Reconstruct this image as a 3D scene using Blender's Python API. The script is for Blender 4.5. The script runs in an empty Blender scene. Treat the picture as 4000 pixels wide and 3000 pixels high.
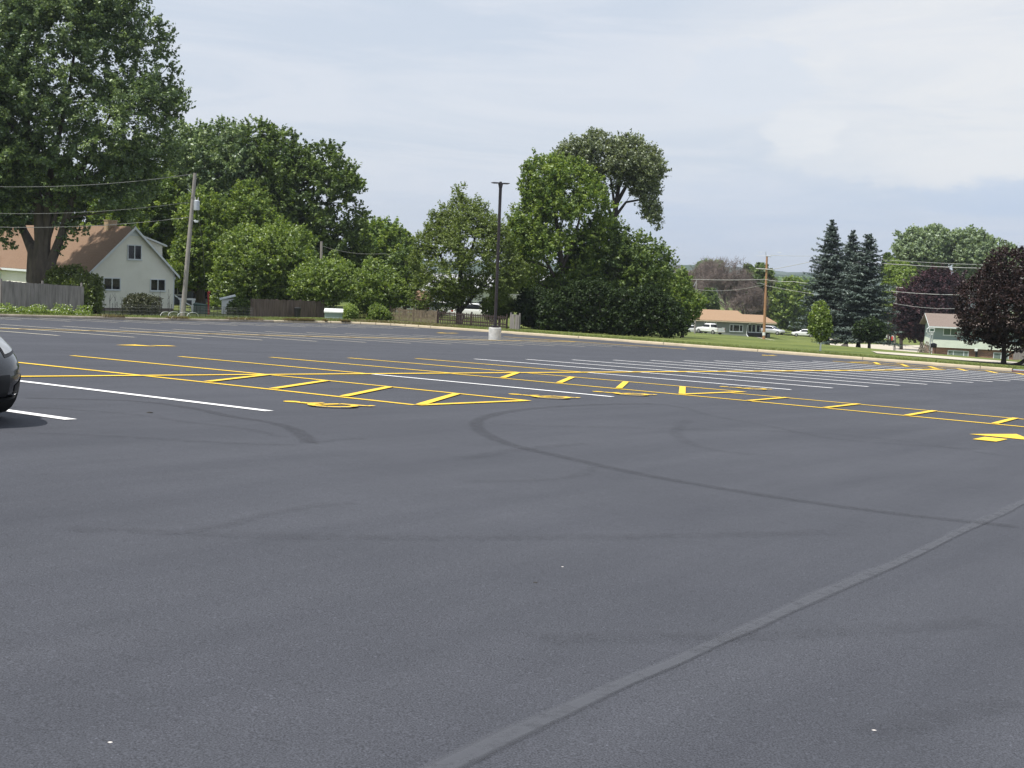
import bpy, math, numpy as np
from mathutils import Matrix
RND=np.random.RandomState(7)
# ------------------------------------------------------------ camera, sky, sun, exposure
F=5091.0   # focal length in pixels of the 4000 px wide photograph
_p=math.atan(450/4950*math.cos(math.radians(2.3)));_r=math.radians(2.3)
CF=np.array([0,math.cos(_p),-math.sin(_p)]);_U=np.array([0,math.sin(_p),math.cos(_p)]);_R=np.array([1.,0,0])
CR=_R*math.cos(_r)+_U*math.sin(_r);CU=-_R*math.sin(_r)+_U*math.cos(_r)
SC=bpy.context.scene; COL=SC.collection
cam=bpy.data.cameras.new('camera'); camo=bpy.data.objects.new('camera',cam); COL.objects.link(camo)
cam.sensor_width=36; cam.lens=F/4000*36; cam.clip_end=9000; cam.clip_start=.1
camo.matrix_world=Matrix(((CR[0],CU[0],-CF[0],0),(CR[1],CU[1],-CF[1],0),(CR[2],CU[2],-CF[2],0),(0,0,0,1)))
SC.camera=camo
SC.view_settings.view_transform='Standard'; SC.view_settings.look='None'; SC.view_settings.exposure=0.24; SC.view_settings.gamma=1
SC.render.engine='CYCLES'
try: SC.cycles.max_bounces=8; SC.cycles.transparent_max_bounces=16; SC.cycles.diffuse_bounces=3
except Exception: pass
SUN=np.array([-.79,-.61,0]);SUN=SUN/np.linalg.norm(SUN);EL=math.radians(65)
SUN=SUN*math.cos(EL)+np.array([0,0,math.sin(EL)])
sl=bpy.data.lights.new('sun','SUN'); sl.energy=4.8; sl.angle=math.radians(.6); sl.color=(1,.955,.88)
so=bpy.data.objects.new('sun',sl); COL.objects.link(so)
from mathutils import Vector
so.rotation_euler=Vector(SUN).to_track_quat('Z','Y').to_euler(); so.location=(0,0,60)
W=bpy.data.worlds.new('World'); SC.world=W; W.use_nodes=True
def build_world():
    nt=W.node_tree; N=nt.nodes; L=nt.links; N.clear()
    out=N.new('ShaderNodeOutputWorld'); bg=N.new('ShaderNodeBackground')
    sky=N.new('ShaderNodeTexSky'); sky.sky_type='NISHITA'; sky.sun_disc=False
    sky.sun_elevation=EL; sky.sun_rotation=math.atan2(SUN[0],SUN[1]); sky.dust_density=2.5; sky.air_density=1.2
    tc=N.new('ShaderNodeTexCoord')
    def vm(op,a,b=None):
        n=N.new('ShaderNodeVectorMath'); n.operation=op
        for i,v in enumerate((a,b)):
            if v is None: continue
            if hasattr(v,'links'): L.new(v,n.inputs[i])
            else: n.inputs[i].default_value=v
        return n
    def ma(op,a,b=0.,c=0.):
        n=N.new('ShaderNodeMath'); n.operation=op
        for i,v in enumerate((a,b,c)):
            if hasattr(v,'links'): L.new(v,n.inputs[i])
            else: n.inputs[i].default_value=v
        return n.outputs[0]
    d=tc.outputs['Generated']
    def noise(sc,vec,det=5,ro=.55,dist=0.):
        m=vm('MULTIPLY',d,vec); n=N.new('ShaderNodeTexNoise'); n.inputs['Scale'].default_value=sc; n.inputs['Detail'].default_value=det
        n.inputs['Roughness'].default_value=ro; n.inputs['Distortion'].default_value=dist; L.new(m.outputs[0],n.inputs['Vector']); return n
    wn=noise(9,(1,1,2.6),7,.62); fine=noise(38,(1,1,1.6),7,.66)
    w1=vm('MULTIPLY_ADD',wn.outputs['Color'],(.075,.075,.036)); w1.inputs[2].default_value=(-.0375,-.0375,-.018)
    w2=vm('MULTIPLY_ADD',fine.outputs['Color'],(.022,.022,.022)); w2.inputs[2].default_value=(-.011,-.011,-.011)
    dw=vm('ADD',vm('ADD',d,w1.outputs[0]).outputs[0],w2.outputs[0]).outputs[0]
    def mixc(f,a,b):
        m=N.new('ShaderNodeMix'); m.data_type='RGBA'; L.new(f,m.inputs[0])
        for i,v in ((6,a),(7,b)):
            if hasattr(v,'links'): L.new(v,m.inputs[i])
            else: m.inputs[i].default_value=(*v,1)
        return m.outputs[2]
    def ell(az,el,raz,rel,soft,amp=1.):
        az=math.radians(az);el=math.radians(el)
        c=(math.sin(az)*math.cos(el),math.cos(az)*math.cos(el),math.sin(el))
        s=vm('SUBTRACT',dw,c); m=vm('MULTIPLY',s.outputs[0],(1/math.radians(raz),1/math.radians(raz),1/math.radians(rel)))
        ln=vm('LENGTH',m.outputs[0]).outputs['Value']
        r=N.new('ShaderNodeMapRange'); r.interpolation_type='SMOOTHSTEP'; L.new(ln,r.inputs[0])
        r.inputs[1].default_value=1+soft; r.inputs[2].default_value=1-soft; r.inputs[3].default_value=0; r.inputs[4].default_value=amp
        return r.outputs[0]
    # thin overcast veil: broad soft bands
    band=noise(3.2,(1,1,8),6,.62,.8)
    r=N.new('ShaderNodeMapRange'); r.interpolation_type='SMOOTHSTEP'; L.new(band.outputs['Fac'],r.inputs[0]); r.inputs[1].default_value=.38; r.inputs[2].default_value=.64
    col=mixc(r.outputs[0],(.545,.605,.70),(.62,.66,.735))
    tex=noise(5.5,(1,1,5.5),9,.68,.6);tr=N.new('ShaderNodeMapRange');L.new(tex.outputs['Fac'],tr.inputs[0]);tr.inputs[1].default_value=.34;tr.inputs[2].default_value=.62;tr.inputs[3].default_value=.45;tr.inputs[4].default_value=1.
    for (az,el,ra,re,so_,am,c) in CLOUDS:
        col=mixc(ma('MULTIPLY',ell(az,el,ra,re,so_,am),tr.outputs[0]),col,c)
    sk=vm('MULTIPLY',sky.outputs[0],(.09,.09,.09)).outputs[0]
    f=N.new('ShaderNodeValue'); f.outputs[0].default_value=.88
    col=mixc(f.outputs[0],sk,col)
    L.new(col,bg.inputs[0]); bg.inputs[1].default_value=1.04; L.new(bg.outputs[0],out.inputs[0])
# clouds: azimuth, elevation (degrees), radii, edge softness, strength, colour
CLOUDS=[(14.5,2.6,17,1.6,.6,.8,(.47,.555,.70)),
 (20,9.4,12.2,4.3,.34,.95,(.725,.735,.755)),
 (26,5.2,8,1.6,.5,.8,(.72,.735,.76)),
 (16.5,4.9,5.5,.9,.3,.7,(.70,.72,.755)),
 (22.5,3.6,6,.9,.4,.75,(.47,.56,.71)),
 (9.6,8.1,2.6,1.5,.16,.75,(.60,.655,.745)),
 (12.2,6.0,1.6,.9,.2,.45,(.76,.77,.785)),
 (25,5.9,3.0,.35,.5,.7,(.55,.62,.73)),
 (-1,11.9,6.5,.75,.6,.6,(.53,.60,.675)),
 (2,15,9,1.5,.5,.6,(.66,.69,.75)),
 (3,7.2,10,1.5,.6,.45,(.67,.70,.755))]
build_world()
# ------------------------------------------------------------ terrain
TH=0.999;UU=np.array([math.cos(TH),math.sin(TH)]);VV=np.array([-UU[1],UU[0]]);OO=np.array([-4.1789,22.2314])
KC=[-1.3003,-1.0935,-1.642,-0.3108,0.2468,-0.5144,0.0884,-0.1754,0.0586,0.2403]
def sm(t,a,b):
    t=np.clip((t-a)/(b-a),0,1);return t*t*(3-2*t)
def T(x,y):
    x=np.asarray(x,float);y=np.asarray(y,float)
    xc=np.clip(x,-45,60);yc=np.clip(y,-5,88)
    X=xc/50;Y=yc/50;c=KC
    z=c[0]+c[1]*X+c[2]*Y+c[3]*X*X+c[4]*X*Y+c[5]*Y*Y+c[6]*X**3+c[7]*X*X*Y+c[8]*X*Y*Y+c[9]*Y**3
    z=z-(x-xc)*.02
    e=np.maximum(y-88,0)
    w=sm(x,30,60);l=sm(x,-15,18)
    dl=.012*np.minimum(e,200)
    dm=.039*np.minimum(e,155)+.006*np.clip(e-155,0,200)
    dr=.056*np.minimum(e,90)+.018*np.clip(e-90,0,110)
    z=z-((1-w)*((1-l)*dl+l*dm)+w*dr)-np.clip(e-250,0,1500)*.012
    return z
def ray(px,py): return CR*(px-2000)/F-CU*(py-1500)/F+CF
def gp(px,py,h=0):
    d=ray(px,py);t=2.;
    while t*d[2]>T(t*d[0],t*d[1])+h and t<3000: t+=.5+t*.004
    a=t-.5-t*.005;b=t
    for _ in range(40):
        m=(a+b)/2
        if m*d[2]<T(m*d[0],m*d[1])+h:b=m
        else:a=m
    return d*a
def pt(px,py,D):
    d=ray(px,py);return d*(D/d[1])
def AB(a,b): return OO+a*UU+b*VV
def toab(p): r=np.asarray(p)[:2]-OO;return float(r@UU),float(r@VV)
def pj(P):
    P=np.asarray(P,float);d=P@CF;return 2000+F*(P@CR)/d,1500-F*(P@CU)/d
def xy(px,D): # ground point at column px, depth D
    P=pt(px,1250,D)
    for _ in range(5):
        z=float(T(P[0],D));q=pj((P[0],D,z));P=pt(px,q[1],D)
    return np.array([P[0],D,float(T(P[0],D))])
# ------------------------------------------------------------ helpers
def tag(o,label,cat=None,group=None,kind=None):
    if label:o['label']=label
    if cat:o['category']=cat
    if group:o['group']=group
    if kind:o['kind']=kind
    return o
def empty(name,loc,label,cat,group=None,kind=None):
    o=bpy.data.objects.new(name,None);COL.objects.link(o);o.location=[float(v) for v in loc];o.empty_display_size=.3
    return tag(o,label,cat,group,kind)
def origin_of(par):
    p=np.zeros(3)
    while par is not None: p=p+np.array(par.location);par=par.parent
    return p
def mesh_obj(name,V,Fc,mat,par=None,smooth=False,attr=None,nv=None):
    V=np.asarray(V,float)
    V=V-origin_of(par) if par is not None else V
    off=None
    me=bpy.data.meshes.new(name)
    if nv:   # uniform polygon size, numpy faces
        Fc=np.asarray(Fc,np.int32);n=len(Fc)
        me.vertices.add(len(V));me.vertices.foreach_set('co',V.astype(np.float32).ravel())
        me.loops.add(n*nv);me.loops.foreach_set('vertex_index',Fc.ravel())
        me.polygons.add(n);me.polygons.foreach_set('loop_start',np.arange(0,n*nv,nv,dtype=np.int32));me.polygons.foreach_set('loop_total',np.full(n,nv,np.int32))
        me.update(calc_edges=True)
    else:
        me.from_pydata([tuple(v) for v in V],[],[tuple(int(i) for i in f) for f in Fc]);me.update()
    if attr is not None:
        a=me.attributes.new('tint','FLOAT','POINT');a.data.foreach_set('value',np.asarray(attr,np.float32))
    if smooth: me.polygons.foreach_set('use_smooth',np.ones(len(me.polygons),bool))
    if isinstance(mat,(list,tuple)):
        for m in mat: me.materials.append(m)
    else: me.materials.append(mat)
    o=bpy.data.objects.new(name,me);COL.objects.link(o)
    if par is not None:o.parent=par
    return o
def norm(v): v=np.asarray(v,float);return v/max(1e-9,np.linalg.norm(v))
class Fr:
    """local frame: x along, y into, z up"""
    def __init__(s,o,ex=(1,0),ey=None):
        s.o=np.asarray(o,float);ex=norm([ex[0],ex[1],0]);s.ex=ex
        s.ey=np.array([-ex[1],ex[0],0]) if ey is None else norm(ey);s.ez=np.array([0,0,1.])
    def __call__(s,p): p=np.asarray(p,float);return s.o+p[...,0:1]*s.ex+p[...,1:2]*s.ey+p[...,2:3]*s.ez
ID=Fr((0,0,0))
class MB:
    def __init__(s,fr=ID): s.V=[];s.F=[];s.fr=fr;s.n=0
    def add(s,V,F,fr=None):
        V=(fr or s.fr)(np.asarray(V,float));s.V.append(V)
        s.F+= [tuple(i+s.n for i in f) for f in F];s.n+=len(V);return s
    def box(s,a,b,fr=None):
        x0,y0,z0=a;x1,y1,z1=b
        return s.add([(x0,y0,z0),(x1,y0,z0),(x1,y1,z0),(x0,y1,z0),(x0,y0,z1),(x1,y0,z1),(x1,y1,z1),(x0,y1,z1)],
          [(0,3,2,1),(4,5,6,7),(0,1,5,4),(1,2,6,5),(2,3,7,6),(3,0,4,7)],fr)
    def tube(s,P,R,n=8,fr=None,cap=True):
        P=np.asarray(P,float);R=np.broadcast_to(R,(len(P),)) if np.ndim(R)<1 else R
        V=[];F=[]
        for i,p in enumerate(P):
            t=norm(P[min(i+1,len(P)-1)]-P[max(i-1,0)])
            a=np.cross(t,(0,0,1.) if abs(t[2])<.9 else (1.,0,0));a=norm(a);b=np.cross(t,a)
            for k in range(n):
                c=2*math.pi*k/n;V.append(p+R[i]*(a*math.cos(c)+b*math.sin(c)))
        for i in range(len(P)-1):
            for k in range(n):
                k2=(k+1)%n;F.append((i*n+k,i*n+k2,(i+1)*n+k2,(i+1)*n+k))
        if cap: F.append(tuple(range(n))[::-1]);F.append(tuple((len(P)-1)*n+k for k in range(n)))
        return s.add(V,F,fr)
    def cyl(s,a,b,r,n=12,fr=None,r2=None): return s.tube([a,b],[r,r if r2 is None else r2],n,fr)
    def poly(s,pts,F=None,fr=None): return s.add(pts,[tuple(range(len(pts)))] if F is None else F,fr)
    def prism(s,pts,d,fr=None):
        """pts: 3D polygon, extruded by vector d"""
        n=len(pts);P=[np.asarray(p,float) for p in pts];Q=[p+np.asarray(d,float) for p in P]
        return s.add(P+Q,[tuple(range(n)),tuple(range(2*n-1,n-1,-1))]+[(i,i+n,(i+1)%n+n,(i+1)%n)[::-1] for i in range(n)],fr)
    def build(s,name,mat,par=None,smooth=False,**k):
        o=mesh_obj(name,np.concatenate(s.V),s.F,mat,par,smooth)
        for a,b in k.items(): o[a]=b
        return o
# ------------------------------------------------------------ materials
def newmat(name):
    m=bpy.data.materials.new(name);m.use_nodes=True;nt=m.node_tree
    return m,nt,nt.nodes['Principled BSDF']
def noise_node(nt,scale,vec=None,det=4,ro=.55,stretch=(1,1,1)):
    N=nt.nodes;n=N.new('ShaderNodeTexNoise');n.inputs['Scale'].default_value=scale;n.inputs['Detail'].default_value=det;n.inputs['Roughness'].default_value=ro
    g=N.new('ShaderNodeNewGeometry') if vec is None else None
    mp=N.new('ShaderNodeVectorMath');mp.operation='MULTIPLY';mp.inputs[1].default_value=stretch
    nt.links.new(g.outputs['Position'] if g else vec,mp.inputs[0]);nt.links.new(mp.outputs[0],n.inputs['Vector'])
    return n
def ramp(nt,fac,a,b,lo=.3,hi=.7):
    r=nt.nodes.new('ShaderNodeValToRGB');r.color_ramp.elements[0].position=lo;r.color_ramp.elements[0].color=(*a,1)
    r.color_ramp.elements[1].position=hi;r.color_ramp.elements[1].color=(*b,1);nt.links.new(fac,r.inputs[0]);return r.outputs[0]
def mixn(nt,fac,a,b,mode='MIX'):
    m=nt.nodes.new('ShaderNodeMix');m.data_type='RGBA';m.blend_type=mode
    for i,v in ((0,fac),(6,a),(7,b)):
        if hasattr(v,'links'): nt.links.new(v,m.inputs[i])
        elif i==0: m.inputs[0].default_value=v
        else: m.inputs[i].default_value=(*v,1)
    return m.outputs[2]
def mat(name,c,rough=.7,var=.12,scale=3.,metal=0,spec=.4,bump=0,bscale=20,stretch=(1,1,1),c2=None,coat=0):
    m,nt,b=newmat(name);c=np.array(c,float)
    n=noise_node(nt,scale,stretch=stretch)
    lo=tuple(np.clip(c*(1-var),0,1));hi=tuple(np.clip(c*(1+var),0,1)) if c2 is None else c2
    nt.links.new(ramp(nt,n.outputs['Fac'],lo,hi),b.inputs['Base Color'])
    b.inputs['Roughness'].default_value=rough;b.inputs['Metallic'].default_value=metal
    b.inputs['Specular IOR Level'].default_value=spec
    if coat: b.inputs['Coat Weight'].default_value=coat;b.inputs['Coat Roughness'].default_value=.05
    if bump:
        n2=noise_node(nt,bscale,stretch=stretch);bp=nt.nodes.new('ShaderNodeBump');bp.inputs['Strength'].default_value=bump;bp.inputs['Distance'].default_value=.02
        nt.links.new(n2.outputs['Fac'],bp.inputs['Height']);nt.links.new(bp.outputs[0],b.inputs['Normal'])
    return m
def leafmat(name,dark,light,trans=.3,gloss=.06,back=None,rough=.45):
    m=bpy.data.materials.new(name);m.use_nodes=True;nt=m.node_tree;N=nt.nodes;L=nt.links;N.clear()
    out=N.new('ShaderNodeOutputMaterial');at=N.new('ShaderNodeAttribute');at.attribute_name='tint'
    c=ramp(nt,at.outputs['Fac'],dark,light,0,1)
    if back:
        g=N.new('ShaderNodeNewGeometry');c=mixn(nt,g.outputs['Backfacing'],c,back)
    d=N.new('ShaderNodeBsdfDiffuse');t=N.new('ShaderNodeBsdfTranslucent');gl=N.new('ShaderNodeBsdfGlossy');gl.inputs['Roughness'].default_value=rough
    L.new(c,d.inputs[0]);tc=mixn(nt,1.,c,(1.35,1.4,.5),'MULTIPLY');L.new(tc,t.inputs[0]);gl.inputs[0].default_value=(.8,.85,.85,1)
    m1=N.new('ShaderNodeMixShader');m1.inputs[0].default_value=trans;L.new(d.outputs[0],m1.inputs[1]);L.new(t.outputs[0],m1.inputs[2])
    m2=N.new('ShaderNodeMixShader');m2.inputs[0].default_value=gloss;L.new(m1.outputs[0],m2.inputs[1]);L.new(gl.outputs[0],m2.inputs[2])
    L.new(m2.outputs[0],out.inputs[0]);return m
def shingle(name,c1,c2):
    m,nt,b=newmat(name)
    n=noise_node(nt,5,det=5,ro=.7,stretch=(1,1,3));n2=noise_node(nt,.5)
    c=mixn(nt,n2.outputs['Fac'],ramp(nt,n.outputs['Fac'],c1,c2,.35,.65),tuple(np.array(c2)*.9))
    nt.links.new(c,b.inputs['Base Color']);b.inputs['Roughness'].default_value=.9;b.inputs['Specular IOR Level'].default_value=.2
    w=nt.nodes.new('ShaderNodeTexWave');w.bands_direction='Z';w.inputs['Scale'].default_value=1.6;w.wave_profile='SAW'
    g=nt.nodes.new('ShaderNodeNewGeometry');nt.links.new(g.outputs['Position'],w.inputs['Vector'])
    bp=nt.nodes.new('ShaderNodeBump');bp.inputs['Strength'].default_value=.5;bp.inputs['Distance'].default_value=.02
    nt.links.new(w.outputs['Fac'],bp.inputs['Height']);nt.links.new(bp.outputs[0],b.inputs['Normal']);return m
def brickmat(name,c1,c2,mortar):
    m,nt,b=newmat(name);t=nt.nodes.new('ShaderNodeTexBrick')
    for i,c in (('Color1',c1),('Color2',c2),('Mortar',mortar)): t.inputs[i].default_value=(*c,1)
    t.inputs['Scale'].default_value=1;t.inputs['Brick Width'].default_value=.4;t.inputs['Row Height'].default_value=.14;t.inputs['Mortar Size'].default_value=.012
    g=nt.nodes.new('ShaderNodeNewGeometry');s=nt.nodes.new('ShaderNodeSeparateXYZ');cb=nt.nodes.new('ShaderNodeCombineXYZ')
    nt.links.new(g.outputs['Position'],s.inputs[0]);nt.links.new(s.outputs[0],cb.inputs[0]);nt.links.new(s.outputs[2],cb.inputs[1]);nt.links.new(cb.outputs[0],t.inputs['Vector'])
    n=noise_node(nt,1.2);nt.links.new(mixn(nt,.6,t.outputs[0],ramp(nt,n.outputs['Fac'],(.55,.5,.5),(1.3,1.25,1.2)),'MULTIPLY'),b.inputs['Base Color']);b.inputs['Roughness'].default_value=.9;return m
M={}
def asphalt_mat():
    m,nt,b=newmat('sealed_asphalt')
    big=noise_node(nt,.22,det=5,ro=.6);mid=noise_node(nt,1.4,det=5,ro=.6,stretch=(1,1,1))
    fine=noise_node(nt,150,det=2,ro=.7);vo=nt.nodes.new('ShaderNodeTexVoronoi');vo.inputs['Scale'].default_value=120
    g=nt.nodes.new('ShaderNodeNewGeometry');nt.links.new(g.outputs['Position'],vo.inputs['Vector'])
    c=ramp(nt,big.outputs['Fac'],(.050,.0530,.0640),(.058,.0612,.0735),.3,.7)
    # squeegee streaks from the sealer, drawn out along the drive aisle
    rot=nt.nodes.new('ShaderNodeVectorRotate');rot.inputs['Angle'].default_value=-TH;rot.rotation_type='Z_AXIS';nt.links.new(g.outputs['Position'],rot.inputs['Vector'])
    st=noise_node(nt,1.1,vec=rot.outputs[0],det=4,stretch=(.18,1.4,1))
    c=mixn(nt,1.,c,ramp(nt,st.outputs['Fac'],(.86,.865,.88),(1.09,1.09,1.085),.30,.70),'MULTIPLY')
    c=mixn(nt,1.,c,ramp(nt,mid.outputs['Fac'],(.95,.95,.95),(1.05,1.05,1.05),.35,.65),'MULTIPLY')
    c=mixn(nt,1.,c,ramp(nt,fine.outputs['Fac'],(.55,.55,.55),(1.5,1.5,1.5),.34,.66),'MULTIPLY')
    fl=ramp(nt,vo.outputs['Color'],(1,1,1),(1.7,1.7,1.7),.86,1.)
    c=mixn(nt,1.,c,fl,'MULTIPLY')
    nt.links.new(c,b.inputs['Base Color'])
    b.inputs['Specular IOR Level'].default_value=.28
    nt.links.new(ramp(nt,mid.outputs['Fac'],(.74,)*3,(.9,)*3),b.inputs['Roughness'])
    bp=nt.nodes.new('ShaderNodeBump');bp.inputs['Strength'].default_value=.55;bp.inputs['Distance'].default_value=.006
    nt.links.new(fine.outputs['Fac'],bp.inputs['Height']);nt.links.new(bp.outputs[0],b.inputs['Normal']);return m
def grass_mat():
    m,nt,b=newmat('lawn_grass')
    n1=noise_node(nt,.09,det=7,ro=.68);n2=noise_node(nt,2.2,det=6,ro=.75);n3=noise_node(nt,.55,det=4,ro=.65,stretch=(.30,.5,1))
    c=ramp(nt,n1.outputs['Fac'],(.082,.114,.030),(.155,.188,.058),.32,.68)
    c=mixn(nt,1.,c,ramp(nt,n2.outputs['Fac'],(.62,.66,.6),(1.4,1.32,1.3),.3,.7),'MULTIPLY')
    c=mixn(nt,1.,c,ramp(nt,n3.outputs['Fac'],(.70,.78,.72),(1.28,1.18,1.12),.36,.64),'MULTIPLY')
    nt.links.new(c,b.inputs['Base Color']);b.inputs['Roughness'].default_value=.9;b.inputs['Specular IOR Level'].default_value=.15
    bp=nt.nodes.new('ShaderNodeBump');bp.inputs['Strength'].default_value=.9;bp.inputs['Distance'].default_value=.08
    nt.links.new(n2.outputs['Fac'],bp.inputs['Height']);nt.links.new(bp.outputs[0],b.inputs['Normal']);return m
def tire_mat(name,c,amp,lo,hi,sc=9.,c2=None):
    m=bpy.data.materials.new(name);m.use_nodes=True;nt=m.node_tree;N=nt.nodes;L=nt.links;b=N['Principled BSDF'];out=N['Material Output']
    b.inputs['Base Color'].default_value=(*c,1);b.inputs['Roughness'].default_value=.8;b.inputs['Specular IOR Level'].default_value=.25
    at=N.new('ShaderNodeAttribute');at.attribute_name='tint'   # 1 in the middle of the track, 0 at its edges
    n=noise_node(nt,sc,det=6,ro=.75);r=N.new('ShaderNodeMapRange');L.new(n.outputs['Fac'],r.inputs[0]);r.inputs[1].default_value=lo;r.inputs[2].default_value=hi
    mu=N.new('ShaderNodeMath');mu.operation='MULTIPLY';L.new(r.outputs[0],mu.inputs[0]);L.new(at.outputs['Fac'],mu.inputs[1])
    m2=N.new('ShaderNodeMath');m2.operation='MULTIPLY';m2.inputs[1].default_value=amp;L.new(mu.outputs[0],m2.inputs[0])
    t=N.new('ShaderNodeBsdfTransparent');mx=N.new('ShaderNodeMixShader');L.new(m2.outputs[0],mx.inputs[0]);L.new(t.outputs[0],mx.inputs[1]);L.new(b.outputs[0],mx.inputs[2]);L.new(mx.outputs[0],out.inputs[0]);return m
def glassmat(name,c=(.02,.025,.03),spec=.9):
    m,nt,b=newmat(name);n=noise_node(nt,1.5);nt.links.new(ramp(nt,n.outputs['Fac'],tuple(np.array(c)*.7),tuple(np.array(c)*1.4)),b.inputs['Base Color'])
    b.inputs['Roughness'].default_value=.06;b.inputs['Specular IOR Level'].default_value=spec;return m
M['asphalt']=asphalt_mat();M['grass']=grass_mat()
M['soil']=mat('soil',(.10,.085,.06),.95,.3,2)
def worn(name,c,dark):
    m,nt,b=newmat(name);n=noise_node(nt,14,det=6,ro=.75);n2=noise_node(nt,1.1,det=3)
    c1=mixn(nt,ramp(nt,n.outputs['Fac'],(0,0,0),(1,1,1),.20,.27),dark,c)
    nt.links.new(mixn(nt,1.,c1,ramp(nt,n2.outputs['Fac'],(.86,.86,.86),(1.05,1.05,1.05)),'MULTIPLY'),b.inputs['Base Color']);b.inputs['Roughness'].default_value=.7;return m
M['cream']=worn('faded_pale_paint',(.62,.58,.46),(.3,.28,.22));M['yellow']=worn('yellow_road_paint',(.80,.52,.035),(.3,.22,.05));M['white']=worn('white_road_paint',(.84,.84,.84),(.4,.4,.42))
M['conc']=mat('kerb_concrete',(.46,.39,.275),.9,.14,1.2,bump=.3,bscale=30)
M['kerb_old']=mat('weathered_kerb_concrete',(.30,.26,.21),.9,.3,1.6,bump=.3,bscale=30)
M['road']=mat('concrete_road',(.46,.42,.345),.9,.08,.5)
M['drain']=mat('rusty_gutter',(.12,.06,.05),.8,.3,3)
M['basec']=mat('cast_concrete',(.52,.52,.50),.85,.18,5,bump=.3,bscale=25)
M['bronze']=mat('bronze_painted_steel',(.035,.028,.03),.45,.2,4)
M['bark']=mat('bark',(.085,.07,.06),.95,.35,4,bump=1,bscale=9,stretch=(1,1,.25))
M['barkd']=mat('dark_bark',(.04,.033,.03),.95,.35,5,bump=1,bscale=9,stretch=(1,1,.25))
M['barkg']=mat('grey_twigs',(.17,.135,.12),.95,.3,2)
M['polew']=mat('weathered_pole_wood',(.27,.25,.235),.9,.2,6,stretch=(1,1,.08))
M['poleb']=mat('treated_pole_wood',(.36,.20,.105),.85,.22,5,stretch=(1,1,.12))
M['metal']=mat('galvanised_metal',(.45,.48,.52),.4,.1,4,metal=.4)
M['wirel']=mat('bare_cable',(.42,.42,.41),.5,.1,1)
M['wire']=mat('cable',(.27,.27,.26),.6,.1,1)
M['fenceg']=mat('grey_weathered_boards',(.225,.205,.205),.95,.3,7,stretch=(1,1,.15))
M['fenceb']=mat('brown_weathered_boards',(.125,.095,.085),.95,.35,6,stretch=(1,1,.15))
M['picket']=mat('dark_pickets',(.05,.035,.033),.9,.3,6);M['picketl']=mat('faded_pickets',(.17,.135,.10),.95,.3,6)
M['side']=mat('cream_siding',(.79,.785,.69),.6,.04,1.,c2=(.83,.825,.735))
M['trim']=mat('white_trim',(.66,.70,.72),.55,.05,2)
M['roof1']=shingle('tan_shingles',(.135,.082,.052),(.225,.15,.102));M['roof2']=shingle('orange_tan_shingles',(.25,.16,.098),(.34,.232,.15));M['roof3']=shingle('brown_shingles',(.15,.115,.098),(.23,.185,.16));M['roofg']=shingle('grey_shingles',(.33,.34,.36),(.46,.47,.49))
M['chim']=brickmat('buff_brick',(.42,.30,.18),(.34,.24,.15),(.4,.36,.3));M['brick']=brickmat('red_brown_brick',(.30,.15,.10),(.20,.105,.08),(.32,.26,.22))
M['glass']=glassmat('window_glass',(.012,.014,.018),.45);M['glassg']=glassmat('green_tinted_glass',(.06,.10,.085),.7);M['glassp']=glassmat('pale_curtained_glass',(.16,.20,.19),.6)
M['found']=mat('foundation',(.12,.09,.085),.9,.2,3)
M['grey_wall']=mat('grey_green_siding',(.20,.22,.205),.8,.05,1);M['blue_wall']=mat('blue_grey_siding',(.27,.335,.34),.8,.05,1)
M['mint']=mat('mint_siding',(.66,.72,.62),.6,.05,1);M['dark']=mat('dark_panel',(.018,.016,.022),.7,.2,2)
M['whitew']=mat('white_painted_wall',(.72,.74,.74),.6,.05,1.5);M['slate_wall']=mat('slate_siding',(.14,.16,.19),.8,.1,1)
M['carw']=mat('white_car_paint',(.78,.79,.80),.25,.02,1,coat=.6);M['cars']=mat('silver_car_paint',(.55,.56,.58),.3,.03,1,metal=.4,coat=.6)
M['carb']=mat('black_car_paint',(.010,.011,.014),.22,.1,1,coat=1.);M['rubber']=mat('tyre_rubber',(.02,.02,.02),.85,.2,5);M['rim']=mat('alloy',(.4,.4,.42),.35,.1,4,metal=.7)
M['blackp']=mat('black_plastic',(.012,.012,.013),.5,.2,8);M['chrome']=mat('chrome',(.7,.7,.7),.12,.03,2,metal=1)
M['headl']=mat('headlight_lens',(.30,.31,.32),.2,.2,9,coat=.4);M['redl']=mat('red_lens',(.35,.02,.02),.3,.1,2);M['hydr']=mat('red_hydrant_paint',(.5,.05,.03),.5,.15,4)
M['rock']=mat('boulder_stone',(.06,.052,.045),.95,.4,3,bump=1,bscale=4);M['stone']=mat('pale_pebble',(.62,.58,.55),.8,.1,30);M['pebd']=mat('dark_pebble',(.03,.028,.025),.8,.1,30)
M['woody']=mat('aged_lumber',(.22,.19,.155),.9,.2,5);M['redp']=mat('red_painted_metal',(.33,.04,.03),.6,.1,3);M['tarp']=mat('green_tarp',(.05,.085,.075),.7,.2,1.5)
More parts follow.
